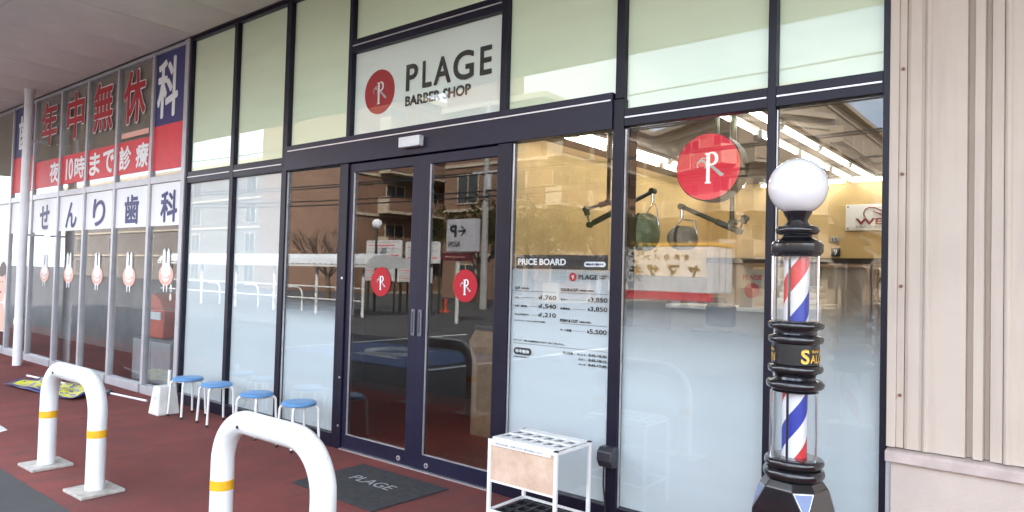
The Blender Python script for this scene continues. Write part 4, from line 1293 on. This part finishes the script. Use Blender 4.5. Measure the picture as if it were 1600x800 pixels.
# wall sign, number plates
ws = thing('wall_sign', 'white sign reading WELLA PROFESSIONALS with red waves on the ochre back wall', 'sign', (-1.6, 5.09, 2.19))
q = MB(); q.box(-2.118, -1.16, 5.070, 5.090, 2.190, 2.500); q.build('board', M['fixture'], ws, bevel=.006)
q = MB()
for x in (-2.09, -1.19):
    for z in (2.215, 2.475): q.disc_y(x, z, .010, 5.064, 5.070, 10)
q.build('screw', M['rust'], ws)
q = MB(); put_text(q, 'WELLA', -2.000, -1.40, 2.262, 2.330, 5.066, off=.006, bold=.004); q.build('lettering', M['wella_red'], ws)
q = MB(); put_text(q, 'PROFESSIONALS', -2.000, -1.40, 2.220, 2.248, 5.066, bold=.0012); q.build('lettering', M['grey_print'], ws)
q = MB()
q.tube([(-1.90, 5.064, 2.350), (-1.915, 5.064, 2.365), (-1.92, 5.064, 2.395), (-1.90, 5.064, 2.440), (-1.86, 5.064, 2.462), (-1.80, 5.064, 2.455), (-1.74, 5.064, 2.425), (-1.68, 5.064, 2.41), (-1.60, 5.064, 2.43), (-1.5, 5.064, 2.46)], .0055, 6)
for dz in (.022, .044): q.tube([(-1.84 + dz, 5.064, 2.430 - dz * .6), (-1.78 + dz, 5.064, 2.412 - dz), (-1.70, 5.064, 2.388 - dz * .7), (-1.60, 5.064, 2.405 - dz * .6), (-1.5, 5.064, 2.44 - dz)], .005, 6)
q.build('wave_mark', M['wella_red'], ws)
npl = thing('number_plate', 'black number plate with a white 9 on the ochre back wall', 'number plate', (-2.23, 5.09, 1.88))
q = MB(); q.box(-2.275, -2.175, 5.075, 5.092, 1.885, 1.990); q.build('plate', M['black'], npl, bevel=.02)
q = MB(); put_text(q, '9', -2.240, -2.208, 1.905, 1.970, 5.072, bold=.002); q.build('numeral', M['white'], npl)
np2 = thing('number_plate', 'small grey plate above the black 9 plate', 'number plate', (-2.24, 5.09, 2.05))
q = MB(); q.box(-2.275, -2.190, 5.075, 5.092, 2.050, 2.120); q.build('plate', M['grey_print'], np2, bevel=.006)
q = MB(); put_text(q, '15', -2.262, -2.204, 2.062, 2.108, 5.072, bold=.002); q.build('numeral', M['black'], np2)
# styling stations along the back wall
for i, (x0, x1) in enumerate(((-3.25, -2.62), (-2.42, -1.83), (-1.79, -1.10))):
    t = thing('mirror_station', ['wood framed mirror station left of the black 9 plate', 'wood framed mirror station under the black 9 plate', 'wood framed mirror station under the white wall sign'][i], 'mirror', ((x0 + x1) / 2, 5.0, .8))
    q = MB(); q.box(x0, x0 + .04, 4.98, 5.065, .8, 1.79); q.box(x1 - .04, x1, 4.98, 5.065, .8, 1.79); q.box(x0 + .04, x1 - .04, 4.98, 5.065, 1.75, 1.79); q.box(x0 + .04, x1 - .04, 4.98, 5.065, .8, .84); q.build('frame', M['wood'], t)
    q = MB(); q.box(x0 + .04, x1 - .04, 5.03, 5.04, .84, 1.75); q.build('mirror_glass', M['mirror'] if i != 1 else M['lower_wall'], t)
    q = MB(); q.box(x0 - .02, x1 + .02, 4.70, 4.975, .74, .795); q.build('shelf', M['wood'], t)
for i in range(3):
    pass
# white towel cabinet near the right window
tcab = thing('white_cabinet', 'white cabinet behind the frosted right hand window', 'cabinet', (-1.70, 2.2, 0))
q = MB(); q.box(-2.00, -1.56, 2.0, 2.5, .0, 1.38); q.build('carcass', M['fixture'], tcab, bevel=.008)
q = MB(); q.box(-1.985, -1.575, 1.985, 1.998, .05, .70); q.box(-1.985, -1.575, 1.985, 1.998, .72, 1.34); q.build('cabinet_door', M['truck_white'], tcab, bevel=.005)
tw = thing('towel_stack', 'folded white towels stacked on the white cabinet', 'towels', (-1.76, 2.2, 1.38))
for k in range(3):
    q = MB(); q.box(-1.93 + .02 * k, -1.60 - .012 * k, 2.05, 2.35, 1.381 + .05 * k, 1.429 + .05 * k); q.build('towel', M['towel'], tw, bevel=.018, bseg=3)
pt = thing('counter_poster', 'small white notice with a red disc and PLAGE lettering standing on the counter', 'notice', (-2.37, 2.9, 1.2))
q = MB(); q.box(-2.56, -2.30, 2.88, 2.90, 1.30, 1.68); q.m(1); q.disc_y(-2.43, 1.47, .075, 2.874, 2.878, 24); q.m(1); put_text(q, 'PLAGE', -2.52, -2.34, 1.575, 1.615, 2.876, bold=.002); q.build('sheet', [M['lower_wall'], M['red']], pt)
ct = thing('reception_counter', 'grey reception counter behind the frosted right window', 'counter', (-2.7, 3.0, 0))
q = MB(); q.box(-3.3, -2.1, 2.92, 3.4, 0, 1.26); q.build('body', M['lower_wall'], ct, bevel=.006)
q = MB(); q.box(-3.34, -2.06, 2.87, 3.44, 1.262, 1.30); q.build('top', M['fixture'], ct, bevel=.006)
# barber chairs
def chair(x, y, label):
    t = thing('barber_chair', label, 'barber chair', (x, y, 0), 'barber chairs behind the frosted window')
    q = MB(); q.lathe([(.0, .0), (.30, .0), (.30, .03), (.06, .06), (.05, .42), (0, .42)], (x, y), 28); q.build('base', M['chrome'], t, smooth=40)
    q = MB(); q.box(x - .27, x + .27, y - .27, y + .27, .42, .56); q.build('seat', M['dark_plastic'], t, bevel=.04, bseg=3)
    q = MB(); q.prism([(y + .20, .56), (y + .30, .56), (y + .42, 1.12), (y + .30, 1.14)], 'x', x - .26, x + .26); q.build('backrest', M['dark_plastic'], t, bevel=.035, bseg=3)
    q = MB(); q.box(x - .13, x + .13, y + .32, y + .42, 1.16, 1.36); q.build('headrest', M['dark_plastic'], t, bevel=.04, bseg=3)
    for s_ in (-1, 1):
        q = MB(); q.tube([(x + s_ * .30, y + .22, .56), (x + s_ * .30, y + .20, .72), (x + s_ * .30, y - .20, .74), (x + s_ * .30, y - .22, .5)], .03, 10); q.build('armrest', M['dark_plastic'], t, smooth=50)
chair(-2.35, 1.55, 'dark barber chair dimly seen through the film below the steamer hoods')
chair(-3.30, 3.75, 'dark barber chair standing deeper in the shop by the partition wall')
# console seen dimly behind the right door
en = thing('entry_console', 'tan console with dark top dimly seen behind the right door leaf', 'console', (-4.2, .9, 0))
q = MB(); q.prism([(-4.55, .0), (-3.98, .0), (-3.98, 1.02), (-4.52, 1.02), (-4.60, .9), (-4.55, .72)], 'y', 1.2, 1.6); q.build('body', M['wood'], en, bevel=.01)
q = MB(); q.box(-4.5, -4.0, 1.17, 1.63, 1.022, 1.07); q.build('top', M['dark_plastic'], en, bevel=.01)

# ================================================================== ACROSS THE STREET (what the glass mirrors)
def tree(x, y, h, spread, label, leaf=True, n=2600, trunk_h=.42):
    t = thing('street_tree' if leaf else 'bare_tree', label, 'tree', (x, y, 0), 'trees across the street')
    rnd = random.Random(int(x * 100) + int(y * 10))
    q = MB()
    tips = []
    q.tube([(x, y, 0), (x + .05, y, h * trunk_h * .5), (x, y + .05, h * trunk_h)], [h * .035, h * .028, h * .022], 8)
    def limb(p, d, l, r, dep):
        e = p + d * l
        mid = p.lerp(e, .5) + Vector((rnd.uniform(-.1, .1), rnd.uniform(-.1, .1), rnd.uniform(0, .1))) * l
        q.tube([p, mid, e], [r, r * .8, r * .55], 5)
        tips.append(e)
        if dep:
            for _ in range(3 if leaf else 4):
                dd = (d + Vector((rnd.uniform(-1, 1), rnd.uniform(-1, 1), rnd.uniform(-.2, .8))) * .8).normalized()
                limb(p.lerp(e, rnd.uniform(.5, 1)), dd, l * rnd.uniform(.5, .75), r * .5, dep - 1)
    for k in range(6):
        a = k * 1.05 + rnd.uniform(-.3, .3)
        d = Vector((math.cos(a) * .7, math.sin(a) * .7, rnd.uniform(.5, 1.1))).normalized()
        limb(Vector((x, y, h * trunk_h * rnd.uniform(.75, 1))), d, h * rnd.uniform(.26, .36), h * .014, 2 if leaf else 3)
    q.build('trunk', M['bark'], t, smooth=60)
    if leaf:
        q = MB()
        clumps = [(p + Vector((rnd.gauss(0, .25), rnd.gauss(0, .25), rnd.gauss(0, .25))), rnd.uniform(.35, .9) * spread * .32) for p in tips]
        for _ in range(n):
            c_, r_ = rnd.choice(clumps)
            d = Vector((rnd.gauss(0, 1), rnd.gauss(0, 1), rnd.gauss(0, .8)))
            p = c_ + d.normalized() * r_ * rnd.random() ** .45
            a = Vector((rnd.gauss(0, 1), rnd.gauss(0, 1), rnd.gauss(0, 1))).normalized()
            b2 = a.orthogonal().normalized()
            s_ = rnd.uniform(.07, .15)
            q.add([p - a * s_, p + b2 * s_ * .5, p + a * s_, p - b2 * s_ * .5], [(0, 1, 2, 3)])
        q.build('crown', M['leaf'], t)
    return t
tree(-21.3, -24, 6.0, 4.0, 'leafy tree with the broadest crown across the street')
tree(-17.6, -25, 5.8, 3.6, 'leafy tree across the street beside the food truck')
tree(-25.2, -24.5, 5.4, 3.2, 'smaller leafy tree across the street beside the utility pole')
tree(-30.4, -18.5, 5.0, 3.0, 'bare branched tree across the street behind the bicycle shelter', leaf=False, trunk_h=.25)

def apartment(name, label, base, faces, bodies, wall, H):
    t = thing(name, label, 'apartment building', (*base, 0), 'apartment blocks across the street')
    q = MB()
    for bfr, L, Dp in bodies: q.obox(bfr, 0, L, -Dp, 0, 0, H)
    q.build('wall', wall, t)
    q = MB()
    for bfr, L, Dp in bodies: q.obox(bfr, -.35, L + .35, -Dp - .2, .45, H + .001, H + .35)
    q.build('roof', M['cream'], t)
    fh = 2.95
    for (f_, L, bay, bal) in faces:
        o, u, n_ = f_
        rz = math.atan2(u[1], u[0])
        wme = bme = pme = rme = None
        nb = int(L // bay)
        for fl in range(int(H // fh)):
            z = fl * fh + .15
            for k in range(nb):
                a = (k + .5) * bay
                loc = (o[0] + u[0] * a, o[1] + u[1] * a, z)
                loc_d = lambda d: (loc[0] + n_[0] * d, loc[1] + n_[1] * d, z)
                sgn = -1 if (u[0] * n_[1] - u[1] * n_[0]) < 0 else 1
                if wme is None:
                    wq = MB()
                    for (x0, x1, z0, z1) in ((-.95, -.87, .1, 2.1), (.87, .95, .1, 2.1), (-.03, .03, .18, 2.02), (-.87, .87, .1, .18), (-.87, .87, 2.02, 2.1)):
                        wq.box(x0, x1, 0, .06 * sgn, z0, z1)
                    wo = wq.build('window', M['cream'], t, base=(0, 0, 0)); wme = wo.data
                    wo.location = Vector(loc_d(.01)) - ORG[t.name]; wo.rotation_euler = (0, 0, rz); ORG[wo.name] = Vector(loc_d(.01))
                    pq = MB(); pq.box(-.86, .86, .005 * sgn, .03 * sgn, .19, 2.01); po = pq.build('pane', M['dark_win'], None, base=(0, 0, 0)); pme = po.data
                    po.parent = wo; po.location = (0, 0, 0)
                else:
                    wo = inst(wme, 'window', t, loc_d(.01), rz)
                    po = bpy.data.objects.new('pane', pme); COL.objects.link(po); po.parent = wo
                if bal:
                    if bme is None:
                        bq = MB(); bq.box(-bay * .46, bay * .46, .002 * sgn, 1.15 * sgn, -.17, 0); bq.box(-bay * .46, -bay * .46 + .12, .002 * sgn, 1.15 * sgn, 0.001, 1.05); bq.box(bay * .46 - .12, bay * .46, .002 * sgn, 1.15 * sgn, .001, 1.05)
                        bo = bq.build('balcony', M['cream'], t, base=(0, 0, 0)); bme = bo.data
                        bo.location = Vector(loc_d(0)) - ORG[t.name]; bo.rotation_euler = (0, 0, rz)
                        rq = MB(); rq.box(-bay * .46 + .13, bay * .46 - .13, 1.07 * sgn, 1.13 * sgn, .08, 1.02); ro = rq.build('balcony_front', wall, None, base=(0, 0, 0)); rme = ro.data
                        ro.parent = bo; ro.location = (0, 0, 0)
                    else:
                        bo = inst(bme, 'balcony', t, loc_d(0), rz)
                        ro = bpy.data.objects.new('balcony_front', rme); COL.objects.link(ro); ro.parent = bo
        q = MB()
        for fl in range(1, int(H // fh) + 1): q.obox(f_, 0, L, .003, .09, fl * fh - .25, fl * fh - .05)
        q.build('floor_band', M['cream'], t)
    return t
X_, Y_ = (1, 0), (0, 1)
FL = ((-40, -62), (0, 1), (1, 0))
apartment('apartment_block', 'long brown tiled apartment block with balconies behind the bicycle shelter', (-46, -45), [(FL, 34.5, 3.6, True)], [(FL, 34.5, 12)], M['brick_brown'], 15.0)
FMx = ((-25, -58), (0, 1), (1, 0)); FMy = ((-25, -29.6), (-1, 0), (0, 1))
apartment('apartment_block', 'narrow brown apartment block with its gable towards the street', (-29, -45), [(FMx, 28.4, 3.5, True), (FMy, 8, 3.9, False)], [(FMx, 28.4, 8)], M['brick_brown'], 12.3)
FT = ((-28, -29.58), (-1, 0), (0, 1))
last_block = [o for o in bpy.data.objects if o.name.startswith('apartment_block') and o.parent is None and o['label'].startswith('narrow')][0]
q = MB(); q.obox(FT, 0, 5, -2.0, 0, 12.66, 15.6); q.build('sky_block', M['brick_brown'], last_block)  # roof block added to keep bright sky out of the sign's reflection
c32, s32 = .843, .537
FFs = ((-16.1 + s32 * 7, -38 - c32 * 7), (-s32, c32), (c32, s32))
FF = ((-16.1, -38), (-c32, -s32), (-s32, c32))
apartment('apartment_block', 'tan apartment block set at an angle behind the food truck', (-20, -42), [(FF, 10.6, 3.4, True), (FFs, 7, 3.4, True)], [(FF, 10.6, 7)], M['brick_tan'], 12.2)
FR = ((-14, -78), (0, 1), (1, 0))
apartment('apartment_block', 'tall tan apartment block with stacked balconies along its side', (-15, -55), [(FR, 32, 3.2, True)], [(FR, 32, 6)], M['brick_tan'], 15.2)
FB = ((60, -75), (-1, 0), (0, 1))
apartment('apartment_block', 'wide cream apartment block closing the far side of the street', (30, -80), [(FB, 72, 4.5, False)], [(FB, 72, 12)], M['cream'], 9.2)

FW = ((-48, -34), (-1, 0), (0, 1))
apartment('apartment_block', 'long grey brown apartment block farther along the street beyond the bicycle shelter', (-80, -40), [(FW, 66, 11, False)], [(FW, 66, 10)], M['grey_tile'], 12.2)

# bread truck
tk = thing('box_truck', 'white box truck with amber roof trim and red skirt parked across the street', 'truck', (-15.5, -29.2, 0))
q = MB(); q.box(-18.2, -13.4, -30.4, -28.0, .95, 3.25); q.build('cargo_box', M['truck_white'], tk, bevel=.03)
q = MB(); q.box(-18.25, -13.35, -30.45, -27.95, 3.26, 3.40); q.build('roof_trim', M['truck_yellow'], tk)
q = MB(); q.box(-18.2, -13.4, -28.06, -27.97, .55, .94); q.build('skirt', M['red_band'], tk)
q = MB()
for k in range(3): q.box(-13.39, -13.36, -30.35 + .8 * k, -30.33 + .8 * k + .03, 1.0, 3.2)
q.build('rear_door_bar', M['grey_print'], tk)
q = MB()
def side_text(chars, xs, hw, z0, h, bold):
    for c_, x in zip(chars, xs):
        v, f = glyphs(c_)
        for i, (a, b_) in enumerate([(0, 0), (bold, 0), (-bold, 0), (0, bold), (0, -bold)]):
            q.add([(x + hw - 2 * hw * p + a, -27.99 + .0006 * i, z0 + h * s_ + b_) for p, s_ in v], [tuple(reversed(t_)) for t_ in f])
side_text('ヤマザキ', (-14.35, -15.45, -16.55, -17.55), .30, 1.75, .52, .035)
side_text('世界のパン', (-14.75, -15.25, -15.80, -16.35, -16.85), .14, 2.55, .26, .016)
q.build('lettering', M['black'], tk)
q = MB(); q.prism([(-18.3, .5), (-18.3, 2.4), (-19.3, 2.35), (-19.95, 1.55), (-20.0, .5)], 'y', -30.2, -28.1); cab = q.build('cab', M['truck_white'], tk, bevel=.06)
q = MB(); q.prism([(-18.55, 1.5), (-18.55, 2.2), (-19.2, 2.18), (-19.6, 1.5)], 'y', -28.09, -28.07); q.build('cab_window', M['dark_win'], cab)
for x in (-14.4, -15.3, -19.1):
    q = MB(); q.tube([(x, -28.35, .45), (x, -28.02, .45)], .45, 20); wh = q.build('wheel', M['rubber'], tk, smooth=40)
    q = MB(); q.tube([(x, -28.03, .45), (x, -27.99, .45)], .24, 16); q.build('rim', M['alu'], wh, smooth=40)

# bicycle shelter
bs = thing('bicycle_shelter', 'bicycle shelter with a corrugated white roof on white posts across the car park', 'shelter', (-23, -12, 0))
q = MB()
nx = 90
vs = []
pa = [(-13.0, 2.00), (-12.3, 2.10), (-11.7, 2.14), (-11.3, 2.10), (-11.08, 1.98), (-10.98, 1.78)]
for i in range(nx + 1):
    x = -18.2 - 15.0 * i / nx
    for (y, z) in pa: vs.append((x, y, z + (.035 if i % 2 else 0)))
k = len(pa)
q.add(vs, [(i * k + j, i * k + j + 1, (i + 1) * k + j + 1, (i + 1) * k + j) for i in range(nx) for j in range(k - 1)])
rf = q.build('roof', M['corrug'], bs); sm = rf.modifiers.new('thick', 'SOLIDIFY'); sm.thickness = .02
q = MB(); q.prism([(y, z) for y, z in pa] + [(-11.0, 1.70), (-13.0, 1.70)], 'x', -18.19, -18.16); q.build('gable_panel', M['corrug'], bs)
q = MB(); q.box(-33.2, -18.2, -11.05, -10.99, 1.70, 1.77); q.build('eaves_beam', M['offwhite'], bs)
for x in (-18.7, -21.3, -24.0, -26.8, -29.6, -32.4):
    q = MB(); q.tube([(x, -11.3, 0), (x, -11.3, 2.05)], .05, 10); q.build('post', M['offwhite'], bs, smooth=50)
q = MB()
for z in (.55, .98): q.tube([(-33, -11.1, z), (-18.6, -11.1, z)], .028, 8)
q.build('rail', M['offwhite'], bs, smooth=50)
for x in (-19.6, -22.6, -25.6, -28.6):
    q = MB(); q.tube([(x, -11.6, 0), (x, -11.6, .6)] + [(x - .3 + .3 * math.cos(R(a)), -11.6, .6 + .3 * math.sin(R(a))) for a in (30, 60, 90)] + [(x - 1.0, -11.6, .9)], .03, 8); q.build('bike_hoop', M['offwhite'], bs, smooth=50)

# parking sign
pk = thing('parking_sign', 'grey box sign with P, arrow and AEON on a white post', 'sign', (-14.9, -12, 0))
q = MB(); q.box(-15.53, -14.32, -12.25, -12.0, 2.26, 3.28); q.build('sign_box', mat('grey_sign_face', (.46, .45, .47), .5), pk, bevel=.015)
q = MB()
yy = -11.995
def rtext(mb, s_, x_left_seen, x_right_seen, z0, z1, bold):
    """lettering on a face turned to +y: reads rightwards along -x"""
    v, f = glyphs(s_)
    for i, (a, b_) in enumerate([(0, 0), (bold, 0), (-bold, 0), (0, bold), (0, -bold)]):
        mb.add([(x_left_seen - (x_left_seen - x_right_seen) * p + a, yy + .0008 * i, z0 + (z1 - z0) * s2 + b_) for p, s2 in v], [tuple(reversed(t_)) for t_ in f])
rtext(q, 'P', -15.10, -15.36, 2.74, 3.08, .022)
rtext(q, 'AEON', -14.92, -15.42, 2.42, 2.58, .008)
for (a, b_) in (((-15.02, 2.91), (-14.72, 2.91)), ((-14.88, 3.06), (-14.70, 2.91)), ((-14.88, 2.76), (-14.70, 2.91))):
    q.tube([(a[0], yy, a[1]), (b_[0], yy, b_[1])], .024, 6)
q.build('lettering', M['black'], pk)
q = MB(); q.box(-15.75, -14.55, -12.20, -12.02, 1.98, 2.22); q.m(1); v, f = glyphs('お客さま専用駐車場'); q.add([(-14.7 - .9 * p, -12.012, 2.05 + .08 * s_) for p, s_ in v], [tuple(reversed(t_)) for t_ in f]); q.build('maroon_board', [M['maroon'], M['pink']], pk)
q = MB(); q.tube([(-15.08, -12.1, 0), (-15.08, -12.1, 2.3)], .06, 12); q.build('post', M['offwhite'], pk, smooth=50)

# notice boards
def notice(x0, x1, y, z0, z1, label):
    t = thing('notice_board', label, 'notice board', ((x0 + x1) / 2, y, 0), 'notice boards by the car park')
    q = MB(); q.box(x0, x1, y - .06, y, z0, z1); q.build('board', M['offwhite'], t)
    q = MB()
    n_ = 6
    for k in range(n_):
        zz = z1 - (k + .7) * (z1 - z0) / n_
        q.m(k % 3 == 1)
        q.box(x0 + .12, x1 - .12 - .25 * (k % 2), y + .001, y + .004, zz, zz + (z1 - z0) * .05)
    q.build('print', [M['grey_print'], M['red_band']], t)
    for x in (x0 + .06, x1 - .06):
        q = MB(); q.tube([(x, y - .1, 0), (x, y - .1, z1)], .04, 8); q.build('post', M['arm'], t)
notice(-23.1, -20.95, -15, 2.05, 2.86, 'wide white notice board behind the shelter roof')
notice(-22.84, -20.9, -14.6, 1.2, 1.76, 'white notice board with red print under the shelter roof')
notice(-20.7, -18.8, -15, 1.95, 2.78, 'white notice board right of the shelter, upper one')
notice(-20.7, -18.8, -14.6, 1.2, 1.80, 'white notice board right of the shelter, lower one')

# utility pole and wires
up_ = thing('utility_pole', 'concrete utility pole with cross arms beside the trees', 'utility pole', (-20.9, -20, 0))
q = MB(); q.tube([(-20.9, -20, 0), (-20.9, -20, 9.5)], [.17, .11], 14); q.build('shaft', M['pole_conc'], up_, smooth=50)
q = MB()
for z in (6.2, 7.4, 8.6): q.box(-21.7, -20.1, -20.06, -19.94, z, z + .1)
q.build('cross_arm', M['grey_print'], up_)
q = MB(); q.tube([(-20.55, -19.75, 5.4), (-20.55, -19.75, 6.1)], .16, 12); q.build('transformer', M['grey_print'], up_, smooth=50)
for i, (z, x) in enumerate(((8.7, -21.6), (7.5, -21.5), (7.5, -20.3), (6.3, -21.6), (6.3, -20.2), (5.6, -20.9), (5.1, -20.9))):
    q = MB()
    pts = []
    for k in range(25):
        u = -1 + 2 * k / 24
        pts.append((x + 40 * u, -19.9 - .3 * (i % 3) + .02 * i, z + 1.1 * u * u * (.5 + .12 * i) - (.15 if i % 2 else 0)))
    q.tube(pts, .035, 5)
    o = q.build('overhead_cable', M['cable'], base=(x, -19.9, z)); tag(o, ['topmost black overhead cable on the utility pole', 'black overhead cable on the left end of the middle cross arm', 'black overhead cable on the right end of the middle cross arm', 'black overhead cable on the left end of the lowest cross arm', 'black overhead cable on the right end of the lowest cross arm', 'black overhead cable just above the transformer foot', 'lowest black overhead cable on the utility pole'][i], 'cable', 'overhead cables')
sl_ = thing('park_lamp', 'lamp post with a round globe beside the bicycle shelter', 'street lamp', (-21.3, -14, 0))
q = MB(); q.tube([(-21.3, -14, 0), (-21.3, -14, 3.28)], .05, 12); q.build('post', M['arm'], sl_, smooth=50)
q = MB(); ball(q, (-21.3, -14, 3.45), .19, .19, .19); q.build('globe', M['lampglass'], sl_, smooth=80)

# red marker post by the car park
rp_ = thing('marker_post', 'short red marker post standing in the car park near the parking sign', 'marker post', (-19.9, -16.5, 0))
q = MB(); q.lathe([(0, 0), (.22, 0), (.22, .05), (.10, .08), (.085, .42), (.11, .46), (.11, .52), (0, .54)], (-19.9, -16.5), 20); q.build('post', M['orange_bin'], rp_, smooth=40)
